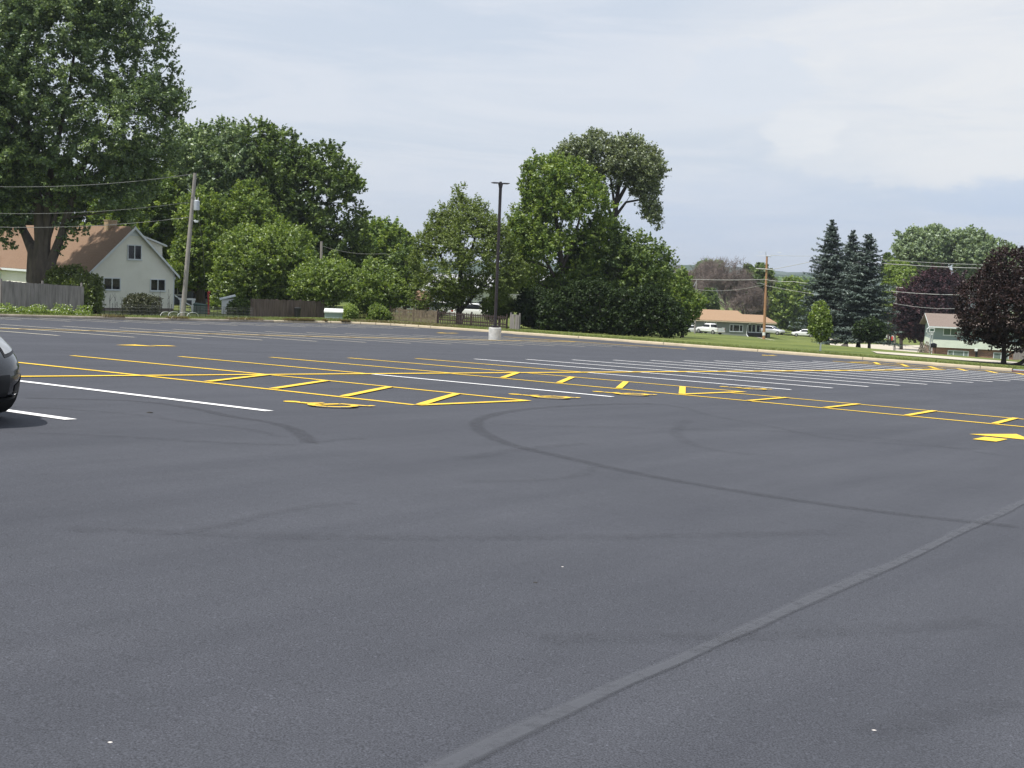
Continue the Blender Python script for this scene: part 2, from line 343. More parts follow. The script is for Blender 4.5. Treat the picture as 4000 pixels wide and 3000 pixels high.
# leaves (dark, light)
LM={}
LM['silver']=leafmat('silver_maple_leaves',(0.0585, 0.1131, 0.0507),(0.301, 0.377, 0.132),0.36,.05,back=(.12,.17,.11))
LM['maple']=leafmat('maple_leaves',(0.0582, 0.1144, 0.0333),(0.292, 0.364, 0.084),0.38,.03)
LM['deep']=leafmat('deep_green_leaves',(0.0281, 0.0597, 0.0228),(0.194, 0.261, 0.062),0.3,.03)
LM['bright']=leafmat('bright_green_leaves',(0.077, 0.133, 0.0336),(0.312, 0.392, 0.092),0.42,.05)
LM['pale']=leafmat('pale_grey_green_leaves',(0.13, 0.18, 0.11),(0.34, 0.42, 0.26),.3,.04)
LM['willow']=leafmat('yellow_green_leaves',(0.14, 0.2, 0.05),(0.32, 0.41, 0.11),.4,.04)
LM['locust']=leafmat('locust_leaves',(0.0878, 0.1248, 0.0351),(0.261, 0.322, 0.093),0.4,.04)
LM['oak']=leafmat('olive_leaves',(0.06, 0.0825, 0.045),(0.294, 0.336, 0.186),0.33,.07)
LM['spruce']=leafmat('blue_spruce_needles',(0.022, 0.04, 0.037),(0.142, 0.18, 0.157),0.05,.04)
LM['purple']=leafmat('purple_maple_leaves',(0.016, 0.01, 0.013),(0.105, 0.046, 0.058),.16,.02)
LM['purpled']=leafmat('dark_maroon_leaves',(0.01, 0.007, 0.008),(0.07, 0.04, 0.038),.14,.025)
LM['shrub']=leafmat('rounded_shrub_leaves',(0.056, 0.084, 0.021),(0.192, 0.24, 0.06),0.35,.05)
LM['bronzeg']=leafmat('bronze_green_leaves',(0.0375, 0.048, 0.021),(0.1208, 0.1208, 0.064),.25,.05)
LM['grass']=leafmat('grass_blades',(0.08, 0.11, 0.03),(0.242, 0.27, 0.099),.35,.03)
LM['dry']=leafmat('dry_weeds',(0.075, 0.06, 0.03),(0.22, 0.176, 0.088),.3,.03)
LM['far']=leafmat('distant_foliage',(0.0525, 0.0975, 0.042),(0.1418, 0.2132, 0.0851),.25,.03)
LM['under']=leafmat('shade_tinted_understorey_leaves',(.012,.024,.009),(.062,.095,.030),.22,.02)  # leaf colour darkened to paint in the shade low among the trees
LM['flower']=leafmat('white_petals',(0.6, 0.6, 0.5),(0.6, 0.6, 0.6),.2,.02)
M['hill']=mat('wooded_hills',(.035,.060,.030),1.,.35,.02,spec=.0)
NL=[0]
# ------------------------------------------------------------ vegetation
def leaf_obj(name,C,Nn,S,tint,m,par,asp=.62):
    n=len(C);r=RND.normal(size=(n,3));t=np.cross(Nn,r);t/=np.linalg.norm(t,axis=1)[:,None]+1e-9;b=np.cross(Nn,t)
    s=S[:,None]
    V=np.empty((n,4,3));V[:,0]=C+t*s*.5;V[:,1]=C+b*s*.5*asp+Nn*s*.08;V[:,2]=C-t*s*.5;V[:,3]=C-b*s*.5*asp+Nn*s*.08
    Fc=np.arange(n*4).reshape(n,4)
    return mesh_obj(name,V.reshape(-1,3),Fc,m,par,nv=4,attr=np.repeat(np.clip(tint,0,1),4))
def rdir(n): d=RND.normal(size=(n,3));return d/np.linalg.norm(d,axis=1)[:,None]
def clumps(blobs,leaf,dens,csz=.26,flat=.8,fill=.35,droop=0.,upb=.6):
    """blobs: (centre xyz, radius).  Leaves gather in clumps spread over each blob's shell."""
    Cs=[];Ns=[];Ts=[];Ss=[]
    for c,r in blobs:
        c=np.asarray(c);nc=max(4,int(3.2/csz**2*.55));rc=csz*r
        dd=rdir(nc);rad=np.where(RND.rand(nc)<fill,RND.rand(nc)**.5*.7,.72+.32*RND.rand(nc))
        cc=c+dd*(rad*r)[:,None]*np.array([1,1,.88])
        N=int(dens*4*math.pi*r*r/nc)+3
        rr=rc*(.6+.8*RND.rand(nc))
        ct=RND.rand(nc)**1.5*.62
        for k in range(nc):
            n=max(3,int(N*(rr[k]/rc)**2))
            q=rdir(n);ra=RND.rand(n)**.6
            P=cc[k]+q*(ra*rr[k])[:,None]*np.array([1,1,flat])
            if k%5<3:
                ou=norm(dd[k]+np.array([0,0,.45+.3*flat]));P=cc[k]+(P-cc[k])*.5+ou*(RND.rand(n)**1.2*rr[k]*2.3)[:,None]
            P[:,2]-=droop*np.linalg.norm(P[:,:2]-c[:2],axis=1)
            nn=q*.55+np.array([0,0,upb])+RND.normal(size=(n,3))*.5
            nn/=np.linalg.norm(nn,axis=1)[:,None]
            Cs.append(P);Ns.append(nn);Ts.append(ct[k]+RND.rand(n)*.42);Ss.append(leaf*(.65+.7*RND.rand(n)))
    return np.concatenate(Cs),np.concatenate(Ns),np.concatenate(Ss),np.concatenate(Ts)
def inpoly(P,poly):
    x,y=P[:,0],P[:,1];c=np.zeros(len(P),bool);n=len(poly)
    for i in range(n):
        x1,y1=poly[i];x2,y2=poly[(i+1)%n]
        if y1==y2: continue
        k=((y1>y)!=(y2>y))&(x<(x2-x1)*(y-y1)/(y2-y1)+x1);c^=k
    return c
def edist(P,poly):
    d=np.full(len(P),1e9);n=len(poly)
    for i in range(n):
        a=np.array(poly[i],float);b=np.array(poly[(i+1)%n],float);ab=b-a
        t=np.clip(((P-a)@ab)/(ab@ab),0,1);d=np.minimum(d,np.linalg.norm(P-(a+t[:,None]*ab),axis=1))
    return d
def fillpoly(poly,D,rpx,n,holes=(),thick=1.,maxk=1e9,seed=1,edge=.42):
    """blobs inside an outline seen at depth D, given a matching thickness front to back"""
    R=np.random.RandomState(seed);p=np.array(poly,float);lo=p.min(0);hi=p.max(0);sc=D/F;out=[];pts=[]
    def clear(x,y,r): return all((x-hx)**2+(y-hy)**2>(hr+r*.8)**2 for hx,hy,hr in holes)
    # small blobs that follow the outline
    C=lo+(hi-lo)*R.rand(9000,2);C=C[inpoly(C,poly)];e=edist(C,poly);re=rpx*edge
    for i in np.where(e<re*1.5)[0]:
        r=re*(.7+.6*R.rand())
        if e[i]<r*.55 or not clear(C[i,0],C[i,1],r): continue
        if pts and np.linalg.norm(np.array(pts)[:,:2]-C[i]*sc,axis=1).min()<r*sc*.95: continue
        z=(R.rand()*2-1)*min(e[i]*1.5,maxk)*sc;pts.append(np.array([*(C[i]*sc),z]));out.append((pt(C[i,0],C[i,1],D+z),r*sc))
    ne=len(out);C=lo+(hi-lo)*R.rand(n*60,2);C=C[inpoly(C,poly)];e=edist(C,poly)
    for i in range(len(C)):
        if len(out)-ne>=n*1.9: break
        r=rpx*(.55+.55*R.rand())
        if e[i]<r*.8: continue
        if not clear(C[i,0],C[i,1],r): continue
        k=min(e[i]*1.25,maxk)*sc*thick;best=None
        for _ in range(5):
            z=k*(R.rand()*2-1)
            if R.rand()<.55: z=-k*(.5+.5*R.rand())
            q=np.array([C[i,0]*sc,C[i,1]*sc,z]);dm=np.linalg.norm(np.array(pts)-q,axis=1).min() if pts else 1e9
            if best is None or dm>best[0]: best=(dm,z,q)
        if best[0]<r*sc*.6: continue
        pts.append(best[2]);out.append((pt(C[i,0],C[i,1],D+best[1]),r*sc))
    return out
def limb(mb,a,b,r0,r1,bend=.12,n=5,k=6):
    a=np.asarray(a,float);b=np.asarray(b,float);L=np.linalg.norm(b-a);o=RND.normal(size=3)*bend*L;t=np.linspace(0,1,n)
    P=a+(b-a)*t[:,None]+o*(t*(1-t)*2)[:,None]
    P[:,2]+=(t*(1-t))*L*.12
    mb.tube(P,r0+(r1-r0)*t,k)
def tree(name,label,cat,base,D,poly,lm,leaf=.24,dens=22,rpx=60,n=60,holes=(),trunk=.25,fork=None,stems=None,bark='bark',group=None,maxk=1e9,thick=1.,
         csz=.25,flat=.8,fill=.3,droop=0.,seed=1,nl=26,blobs=None,sink=.1,extra=()):
    """base: pixel column (and row of the foot only through the terrain)."""
    b=xy(base,D);root=empty(name,b,label,cat,group)
    bl=list(blobs) if blobs is not None else fillpoly(poly,D,rpx,n,holes,thick,maxk,seed)
    for (x,y,r) in extra: bl.append((pt(x,y,D),r*D/F))
    q_=.82 if D<130 else 1.;C,Nn,S,Tn=clumps(bl,leaf*q_,dens/q_**1.9,csz,flat,fill,droop)
    k=C[:,2]>T(C[:,0],C[:,1])+.05;C,Nn,S,Tn=C[k],Nn[k],S[k],Tn[k]
    NL[0]+=len(C);leaf_obj('crown',C,Nn,S,Tn,LM[lm],root)
    mb=MB();foot=b-np.array([0,0,sink])
    if stems is None:
        top=pt(*(fork if fork else (base,min(p[1] for p in poly)*.35+max(p[1] for p in poly)*.65)),D)
        mb.tube([foot,foot+np.array([0,0,.35]),(foot+top)/2+RND.normal(size=3)*trunk*.3,top],[trunk*1.45,trunk*1.02,trunk*.9,trunk*.75],9)
        ends=[(top,trunk*.6)]
    else:
        ends=[]
        for st in stems:
            P=[pt(x,y,D+(s[3] if len(s:=(x,y,w)+tuple(q))>3 else 0)) for (x,y,w,*q) in st];Rr=[w*D/F/2 for (x,y,w,*q) in st]
            if st[0][1]>=9000: P[0]=foot
            mb.tube(P,Rr,8);ends+= [(p,r) for p,r in zip(P[1:],Rr[1:])]
    sel=bl if len(bl)<=nl else [bl[i] for i in RND.choice(len(bl),nl,replace=False)]
    for c,r in sel:
        c=np.asarray(c);e=min(ends,key=lambda q:np.linalg.norm(q[0]-c)+max(0,q[0][2]-c[2])*1.5)
        r0=min(e[1]*.55,.02+.018*np.linalg.norm(c-e[0]))
        limb(mb,e[0],c,r0,.02,n=5,k=5)
        for _ in range(3): limb(mb,c,c+rdir(1)[0]*r*.8,.02,.008,n=3,k=3)
    mb.build('trunk',M[bark],root)
    return root
def spruce(label,base,D,top,ymin,Rm,seed,dens=1.,group=None):
    R=np.random.RandomState(seed);b=xy(base,D);root=empty('spruce_tree',b,label,'spruce tree',group)
    tp=pt(top[0],top[1],D);lowz=pt(base,ymin,D)[2];H=tp[2]-b[2]
    mb=MB();mb.tube([b-np.array([0,0,.2]),b+np.array([0,0,.4]),tp-np.array([0,0,.2])],[.34,.24,.02],8)
    Cs=[];Ns=[];Ss=[];Ts=[];z=tp[2]-.15
    while z>lowz:
        f=(tp[2]-z)/(tp[2]-lowz);rad=Rm*(f**.72)*(.80+.35*R.rand())+.15;nb=int(7+8*f);ax=b+(tp-b)*((z-b[2])/H)
        a0=R.rand()*6.28
        for k in range(nb):
            a=a0+6.283*k/nb+R.normal()*.25;L=rad*(.55+.7*R.rand());dr=-.06-.34*f+R.normal()*.06
            d=np.array([math.cos(a),math.sin(a),0]);m=max(10,int(L*42*dens));t=(.12+.88*R.rand(m))
            base_z=L*t*dr+.22*L*t*t
            w=.42*L*(1-t*.7)*(R.rand(m)*2-1);pr=np.array([-d[1],d[0],0])
            P=np.array([ax[0],ax[1],z+R.normal()*.22])+d*(L*t)[:,None]+pr*w[:,None];P[:,2]+=base_z-np.abs(w)*.25+R.normal(size=m)*.05
            Cs.append(P);nn=np.tile(np.array([0,0,1.]),(m,1))+R.normal(size=(m,3))*.45+d*.15;Ns.append(nn/np.linalg.norm(nn,axis=1)[:,None])
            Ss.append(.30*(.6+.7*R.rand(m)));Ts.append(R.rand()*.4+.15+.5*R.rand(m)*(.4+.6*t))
            if k%2==0: mb.tube([(ax[0],ax[1],z),P[np.argmax(t)]],[.035,.01],4)
        z-=.19+.12*R.rand()
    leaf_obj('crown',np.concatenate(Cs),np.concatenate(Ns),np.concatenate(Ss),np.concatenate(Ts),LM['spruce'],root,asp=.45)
    mb.build('trunk',M['barkd'],root);return root
def bare_tree(label,base,D,H,spread,seed,group=None):
    R=np.random.RandomState(seed);b=xy(base,D);root=empty('bare_tree',b,label,'bare tree',group)
    segs=[]
    def grow(p,d,L,r,lv):
        q=p+d*L;segs.append((p,q,r,r*.7))
        if lv==0: return
        for _ in range(4 if lv>2 else 3):
            nd=norm(d+R.normal(size=3)*np.array([.55,.55,.38])*(1.1 if lv<3 else .8)+np.array([0,0,.06]))
            grow(p+d*L*(.55+.45*R.rand()),nd,L*(.58+.22*R.rand()),r*.6,lv-1)
    for s in range(3):
        grow(b+np.array([s*.5-.5,0,0]),norm(np.array([R.normal()*.25*spread,R.normal()*.2,1])),H*.34,.22,6)
    V=[];Fc=[]
    for p,q,r0,r1 in segs:
        t=norm(q-p);a=norm(np.cross(t,(.3,.5,.8)));c=np.cross(t,a);n=len(V)
        r0=max(r0,.02);r1=max(r1,.014)
        for pp,r in ((p,r0),(q,r1)):
            for k in range(3): V.append(pp+r*(a*math.cos(2.1*k)+c*math.sin(2.1*k)))
        Fc+= [(n,n+1,n+4,n+3),(n+1,n+2,n+5,n+4),(n+2,n,n+3,n+5)]
    # trunks and branches are one part; the finest twigs another
    i=int(len(segs)*0+1);mesh_obj('branches',np.array(V),np.array(Fc),M['barkg'],root,nv=4)
    return root
def grass_obj(name,P,H,tilt,m,kind='stuff',label=None,cat=None):
    n=len(P);a=RND.rand(n)*6.283;w=(H*.16)[:,None];d=np.stack([np.cos(a),np.sin(a),0*a],1);ln=RND.normal(size=(n,3))*tilt;ln[:,2]=1
    V=np.empty((n,3,3));V[:,0]=P-d*w;V[:,1]=P+d*w;V[:,2]=P+ln*H[:,None]
    o=mesh_obj(name,V.reshape(-1,3),np.arange(n*3).reshape(n,3),m,None,nv=3,attr=np.repeat(RND.rand(n),3))
    return tag(o,label,cat,kind=kind)
# ------------------------------------------------------------ ground, kerb, asphalt
LIFT=.12
def ring_path():
    bl=lambda a:42.2+(a-25)*.06
    P0=AB(-160,bl(-160));cb=44.0;C0=AB(50.6+.11*cb,cb);P1=AB(50.6-.11*1.6,-1.6);d2=norm(P1-C0);P2=P1+d2*160
    d1=norm(C0-P0);R=6.;ang=math.acos(np.clip(d1@d2,-1,1));tl=R*math.tan(ang/2)
    A=C0-d1*tl;B=C0+d2*tl;n1=np.array([-d1[1],d1[0]]);cen=A-n1*R
    pts=[];nrm=[]
    L1=np.linalg.norm(A-P0);s=list(np.arange(0,L1-110,12))+list(np.arange(max(0,L1-110),L1,1.5))
    for t in s: pts.append(P0+d1*t);nrm.append(n1)
    for k in range(41):
        a=-ang*k/40;r=np.array([n1[0]*math.cos(a)-n1[1]*math.sin(a),n1[0]*math.sin(a)+n1[1]*math.cos(a)]);pts.append(cen+r*R);nrm.append(r)
    n2=np.array([-d2[1],d2[0]]);L2=np.linalg.norm(P1-B);m=int(L2/1.5)
    for k in range(1,m+1): pts.append(B+d2*(L2*k/m));nrm.append(n2)
    kend=len(pts)
    for t in list(np.arange(1.5,30,1.5))+list(np.arange(30,160,12)): pts.append(P1+d2*t);nrm.append(n2)
    return np.array(pts),np.array(nrm),kend
PTS,NRM,KEND=ring_path()
def ring_mesh(offs,zf,i0=0,i1=None):
    p=PTS[i0:i1];n=NRM[i0:i1];V=[]
    for j,o in enumerate(offs):
        q=p+n*o;V.append(np.column_stack([q,zf(q,j)]))
    m=len(p);V=np.concatenate(V);F=[]
    for j in range(len(offs)-1):
        for i in range(m-1): F.append((j*m+i,j*m+i+1,(j+1)*m+i+1,(j+1)*m+i))
    return V,[f[::-1] for f in F]
def gz(q,o): return T(q[:,0],q[:,1])+LIFT*(1-np.clip((o-5)/10,0,1))
offs=[.13]+list(np.arange(.6,30,1.2))+list(np.arange(30,130,3))+list(np.arange(130,330,8))+[340,380,450,600,900,1400,2200,3500,5500]
V,Fc=ring_mesh(offs,lambda q,j:gz(q,offs[j])-(0 if j else .0))
tag(mesh_obj('lawn',V,np.array(Fc),M['grass'],None,smooth=True,nv=4),None,kind='structure')
# kerb: face, rounded top, back
kp=[(-.015,-.25),(-.015,.02),(.0,.10),(.025,.135),(.06,.145),(.15,.145),(.16,.10),(.16,-.25)]
def kerb(name,i0,i1,m,hs=1.):
    V,Fc=ring_mesh([k[0] for k in kp],lambda q,j:T(q[:,0],q[:,1])+kp[j][1]*(hs if kp[j][1]>0 else 1),i0,i1)
    return tag(mesh_obj(name,V,np.array(Fc),m,None,nv=4),None,kind='structure')
ic=int(np.argmax(np.abs(np.diff(NRM[:,0]))>1e-6))
kerb('kerb',ic-2,KEND,M['conc']);kerb('kerb',0,ic-1,M['kerb_old']);kerb('gutter',KEND-1,len(PTS),M['drain'],.45)
# expansion joints in the kerb: gaps cut as thin dark slots standing 2 mm proud
mb=MB();
for i in range(ic,KEND,4):
    p=PTS[i];n=NRM[i];t=np.array([-n[1],n[0]]);z=float(T(*p))
    q=[(p+n*o+t*s) for o in (-.02,.165) for s in (-.012,.012)]
    mb.add([(*q[0],z),(*q[1],z),(*q[3],z+.148),(*q[2],z+.148),(*q[0],z+.148),(*q[1],z+.148)],[(0,1,5,4),(4,5,3,2)])
tag(mb.build('kerb_joints',M['dark']),None,kind='structure')
aa=np.arange(-70,57.1,1.);bb=np.arange(-90,45.1,1.)
A_,B_=np.meshgrid(aa,bb,indexing='ij');Q=OO+A_[...,None]*UU+B_[...,None]*VV
# trim the sheet to the kerb: pull vertices lying past the kerb line back on to it
ln1=lambda a:42.2+(a-25)*.06
V=np.column_stack([Q.reshape(-1,2),T(Q[...,0],Q[...,1]).ravel()])
na,nb=len(aa),len(bb);Fc=[]
for i in range(na-1):
    for j in range(nb-1):
        a_,b_=aa[i]+.5,bb[j]+.5
        if b_>ln1(a_)+1.6 or a_>50.6+.11*b_+1.6: continue
        Fc.append((i*nb+j,(i+1)*nb+j,(i+1)*nb+j+1,i*nb+j+1))
past=(B_.ravel()>ln1(A_.ravel())+.1)|(A_.ravel()>50.6+.11*B_.ravel()+.1);V[past,2]-=.12
LOT=tag(mesh_obj('parking_lot',V,np.array(Fc),M['asphalt'],None,smooth=True,nv=4),None,kind='structure')
def conform(P,h):
    P=np.asarray(P,float);return np.column_stack([P,T(P[:,0],P[:,1])+h+.00012*np.maximum(P[:,1],0)])
def abpts(L): return np.array([AB(a,b) for a,b in L])
def strip(name,path,w,m,h=.005,par='lot',fade=False,jit=0.):
    """painted line along a path in lot coordinates"""
    P=np.array(path,float);out=[P[0]]
    for i in range(len(P)-1):
        k=max(1,int(np.linalg.norm(P[i+1]-P[i])/.8))
        for j in range(1,k+1): out.append(P[i]+(P[i+1]-P[i])*j/k)
    P=np.array(out);W_=np.broadcast_to(w,(len(path),)) if np.ndim(w) else None
    t=np.gradient(P,axis=0);t/=np.linalg.norm(t,axis=1)[:,None];n=np.column_stack([-t[:,1],t[:,0]])
    if W_ is not None:
        cum=np.r_[0,np.cumsum(np.linalg.norm(np.diff(P,axis=0),axis=1))];cp=np.r_[0,np.cumsum(np.linalg.norm(np.diff(np.array(path,float),axis=0),axis=1))];ww=np.interp(cum,cp,W_)
    else: ww=np.full(len(P),w)
    ww=ww+RND.normal(size=len(P))*jit
    K=[-1,-.5,.5,1] if fade else [-1,1];V=[];at=[]
    for k in K:
        q=P+n*(ww*.5*k)[:,None];V.append(conform(abpts(q),h))
        e=np.ones(len(P)) if abs(k)<1 or not fade else np.zeros(len(P))
        if fade: e[0]=0;e[-1]=0
        at.append(e)
    m_=len(P);Fc=[(j*m_+i,j*m_+i+1,(j+1)*m_+i+1,(j+1)*m_+i)[::-1] for j in range(len(K)-1) for i in range(m_-1)]
    o=mesh_obj(name,np.concatenate(V),np.array(Fc),m,LOT if par=='lot' else par,nv=4,attr=np.concatenate(at) if fade else None)
    return o
W_=2.743;L_=5.25;LW=.15
Y,Wh=M['yellow'],M['white']
# near double row
strip('parking_line',[(-24,0),(0,0),(43.9,0)],np.array([.15,.16,.32]),Y,.009)
for i in range(-8,17):
    a=i*W_
    if i>=-2: strip('parking_line',[(a,.06),(a,5.12+.004*i)],LW+.011*max(0,i-1),Y if i<=4 or i==16 else Wh)
    else: strip('parking_line',[(a,.06),(a,5.2)],LW,Wh)
    near=Y if i in(-1,0,2,3) else Wh
    if i==2: strip('parking_line',[(5.3,-.06),(5.2,-5.25),(5.02,-13.2)],.14,Y)
    elif i>16: continue
    else: strip('parking_line',[(a,-.06),(a,-5.22)],(.15 if near is Wh else .13)+.012*max(0,i-2),near)
strip('parking_line',[(7.4,-5.25),(7.3,-13.2)],.13,Y)
strip('parking_line',[(-2.74,-5.27),(0,-5.27)],.13,Y,.009);strip('parking_line',[(5.3,-5.27),(8.2,-5.27)],.14,Y,.009)
for k in range(4):
    strip('hatch_bar',[(-2.66,-1.32*(k+1)+.03),(-.06,-1.32*k-.06)],.125,Y,.013)
    strip('hatch_bar',[(5.36,-1.32*(k+1)+.03),(8.1,-1.32*k+(.08 if k==0 else -.0))],.125,Y,.013)
    strip('hatch_bar',[(5.1,-6.65-1.4*k),(7.4,-6.5-1.4*k)],.11,Y,.013)
# island hatching at the far end of the row
strip('parking_line',[(47.3,-5.2),(47.0,4.4)],.28,Y);strip('parking_line',[(43.9,4.4),(47,4.4)],.2,Y,.009)
for k in range(6): strip('hatch_bar',[(44.0,3.0-1.33*k),(47.2,4.2-1.33*k)],.2,Y,.013)
# second double row
strip('parking_line',[(0,20.5),(46.1,20.5)],.19,Y,.009)
for k in range(-3,15):
    a=7.62+k*W_
    if a>44: break
    yl=k<3
    strip('parking_line',[(a,15.3),(a,25.6)],.17,Y if k in(-3,-2) else M['cream'])
strip('parking_line',[(46.1,13.9),(46.1,25.4)],.26,Y)
# row against the far kerb
for k in range(-3,13):
    a=20.8+k*W_
    if a>52.5: break
    strip('parking_line',[(a,34.8+.03*k),(a,40.7+.03*k)],.18,M['cream'])
def flatpoly(name,polys,par=LOT,m=None,h0=.006):
    V=[];Fc=[];n=0
    for i,pl in enumerate(polys):
        q=conform(abpts(pl),h0+.0015*i);V.append(q);Fc.append(tuple(range(n,n+len(q))));n+=len(q)
    V=np.concatenate(V);o=mesh_obj(name,V,Fc,m or Y,par)
    me=o.data
    for p in me.polygons:
        if p.normal.z<0: p.flip()
    return o
def symbol(a,b):
    # seated figure in a wheel, read from the near end of the stall
    def th(pts,w):
        P=np.array(pts,float);t=np.gradient(P,axis=0);t/=np.linalg.norm(t,axis=1)[:,None];n=np.column_stack([-t[:,1],t[:,0]])
        return [tuple(p) for p in np.r_[P+n*w/2,(P-n*w/2)[::-1]]]
    s=1.05;S=lambda L:[(a+x*s*1.12,b+y*s) for x,y in L]
    c=lambda r,x,y,ry=None:[(x+r*math.cos(k*.524),y+(ry or r)*math.sin(k*.524)) for k in range(12)]
    arc=[(-.05+.245*math.cos(t),.28+.245*math.sin(t)) for t in np.linspace(1.9,6.0,15)]
    P=[c(.10,-.08,.90,.10),th([(-.08,.78),(-.06,.62),(-.04,.44)],.13),th([(-.06,.66),(.08,.65),(.17,.64)],.06),th([(-.05,.45),(.10,.44),(.22,.42)],.11),th([(.22,.43),(.28,.25),(.33,.10)],.10),th([(.30,.09),(.38,.09),(.43,.11)],.07)]
    P+=[th(arc[i:i+3],.085) for i in range(0,13,2)]
    flatpoly('accessible_symbol',[S(q) for q in P],h0=.006)
for a,b in ((-4.05,-5.28),(1.15,-5.30),(3.85,-5.32),(9.75,-5.15)): symbol(a,b)
def arrow(a,b,d=1,s=1.,mir=1):
    H=[(0,-.42),(1.0,0),(0,.42)];St=[(-.95,-.15),(-.27,-.15),(-.27,.15),(-.95,.15)]
    flatpoly('arrow_marking',[[(a+d*x*s,b+y*s) for x,y in q] for q in (H,St)])
arrow(2.1,-11.6,1);arrow(6.0,9.85,-1,.95);arrow(45.8,29.2,-1,1.1);arrow(45.9,9.2,-1,.9);arrow(49.4,3.6,1,.5)
# seam, crack and tyre marks
M['seamm']=tire_mat('smooth_seam_sealer',(.090,.095,.110),.75,.05,.50,9.)
M['tirem']=tire_mat('tyre_rubber_smear',(.034,.035,.040),.38,.30,.72,22.);M['tiref']=tire_mat('faint_tyre_smear',(.042,.043,.049),.20,.35,.75,9.)
M['crack']=tire_mat('seam_crack',(.03,.03,.034),.5,.48,.68,30.)
sw=lambda x:-13.50+.012*(x+13.5)+.012*math.sin(x*.9)+.008*math.sin(x*2.3)+.004*math.sin(x*9)
xs=np.arange(-15.2,4,.4)
strip('sealed_seam',[(x,sw(x)) for x in xs],np.array([.100+.018*math.sin(x*1.7)+.010*math.sin(x*7.1)+.006*math.sin(x*17) for x in xs]),M['seamm'],.004,fade=True,jit=.001)
xc=[x for x in np.arange(-14.6,-11.2,.06)]
strip('seam_crack',[(x,sw(x)-.052+.005*math.sin(x*15)+.004*math.sin(x*41)) for x in xc],.007,M['crack'],.007,fade=True,jit=.002)
def pxpath(L): return [toab(gp(*p)) for p in L]
def smoothpath(L,n=6):
    P=np.array(L,float);t=np.arange(len(P));tt=np.linspace(0,len(P)-1,(len(P)-1)*n+1);out=[]
    for x in tt:
        i=min(int(x),len(P)-2);f=x-i;p0,p1,p2,p3=P[max(i-1,0)],P[i],P[i+1],P[min(i+2,len(P)-1)]
        out.append(.5*((2*p1)+(-p0+p2)*f+(2*p0-5*p1+4*p2-p3)*f*f+(-p0+3*p1-3*p2+p3)*f**3))
    return out
TM=[([(90,1556),(300,1560),(540,1569),(740,1594),(905,1628),(1060,1652),(1160,1685),(1215,1735)],.2,'tirem'),
 ([(1215,1735),(1300,1722),(1370,1716),(1430,1717)],.13,'tiref'),
 ([(0,1590),(260,1600),(540,1622),(740,1652),(950,1675),(1120,1712)],.2,'tiref'),
 ([(0,1690),(300,1700),(600,1715),(900,1732),(1180,1742)],.22,'tiref'),
 ([(2560,1578),(2400,1580),(2200,1588),(2020,1604),(1905,1628),(1860,1655),(1888,1692),(1990,1737),(2150,1775),(2500,1853),(3000,1939),(3500,2008),(4000,2062)],.2,'tirem'),
 ([(1790,1790),(1870,1786),(1990,1762),(2180,1742),(2300,1735)],.22,'tiref'),
 ([(2500,1573),(2650,1590),(2780,1625),(3000,1665),(3300,1720),(3900,1760)],.2,'tiref'),
 ([(2690,1640),(2640,1690),(2700,1735),(2850,1768),(3050,1782)],.2,'tiref'),
 ([(200,2065),(700,2085),(1400,2102),(2400,2100),(3300,2080)],.22,'tiref'),
 ([(640,2090),(860,2060),(1000,2020),(1200,1985),(1400,1965)],.14,'tiref'),
 ([(2330,1820),(2260,1860),(2060,1880),(1800,1885)],.16,'tiref'),
 ([(1900,1660),(2600,1676),(3300,1700),(3980,1790)],.2,'tiref'),
 ([(600,1500),(1000,1512),(1700,1530)],.2,'tiref'),([(2050,2500),(2900,2490),(3300,2470),(3900,2430)],.2,'tiref'),
 ([(3400,2880),(3650,2810),(3990,2740)],.2,'tiref'),([(1150,1400),(1900,1420),(2800,1440)],.25,'tiref'),([(700,1360),(1500,1372),(2300,1385)],.25,'tiref')]
for i,(L,w,mm) in enumerate(TM): strip('tyre_mark',smoothpath(pxpath(L)),w,M[mm],.003+.0006*i,fade=True,jit=.012)
strip('seam_crack',pxpath([(0,1982),(150,1968),(300,1950),(450,1935)]),.014,M['crack'],.006,fade=True,jit=.003)
strip('seam_crack',pxpath([(1450,2990),(1720,2998),(1900,2965)]),.014,M['crack'],.0065,fade=True,jit=.003)
# pebbles lying about on the asphalt
def pebble(px,py,s,pale,label):
    p=gp(px,py);mb=MB();n=7;V=[(0,0,s*.45)]
    for j,(rr,z) in enumerate(((.6,.36),(1,.12),(.85,-.02))):
        for k in range(n): a=6.283*k/n;q=rr*s*(.75+.5*RND.rand());V.append((q*math.cos(a)*1.3,q*math.sin(a)*.8,z*s))
    Fs=[(0,1+k,1+(k+1)%n) for k in range(n)]
    for j in range(2): Fs+=[(1+j*n+k,1+(j+1)*n+k,1+(j+1)*n+(k+1)%n,1+j*n+(k+1)%n) for k in range(n)]
    V=np.array(V)+p;o=mesh_obj('pebble',V-p,Fs,M['stone' if pale else 'pebd']);o.location=p
    return tag(o,label,'pebble','pebbles scattered on the asphalt')
pebble(585,1613,.03,0,'small dark pebble near the black car, just above the curved tyre mark')
pebble(430,2900,.0055,1,'pale pebble alone at the bottom left of the asphalt')
pebble(3415,2853,.006,1,'white pebble at the bottom right below the sealed seam')
pebble(2197,2214,.005,1,'thin pale chip lying in the middle of the asphalt')
pebble(2090,2276,.009,0,'tiny black pebble in the middle of the asphalt')
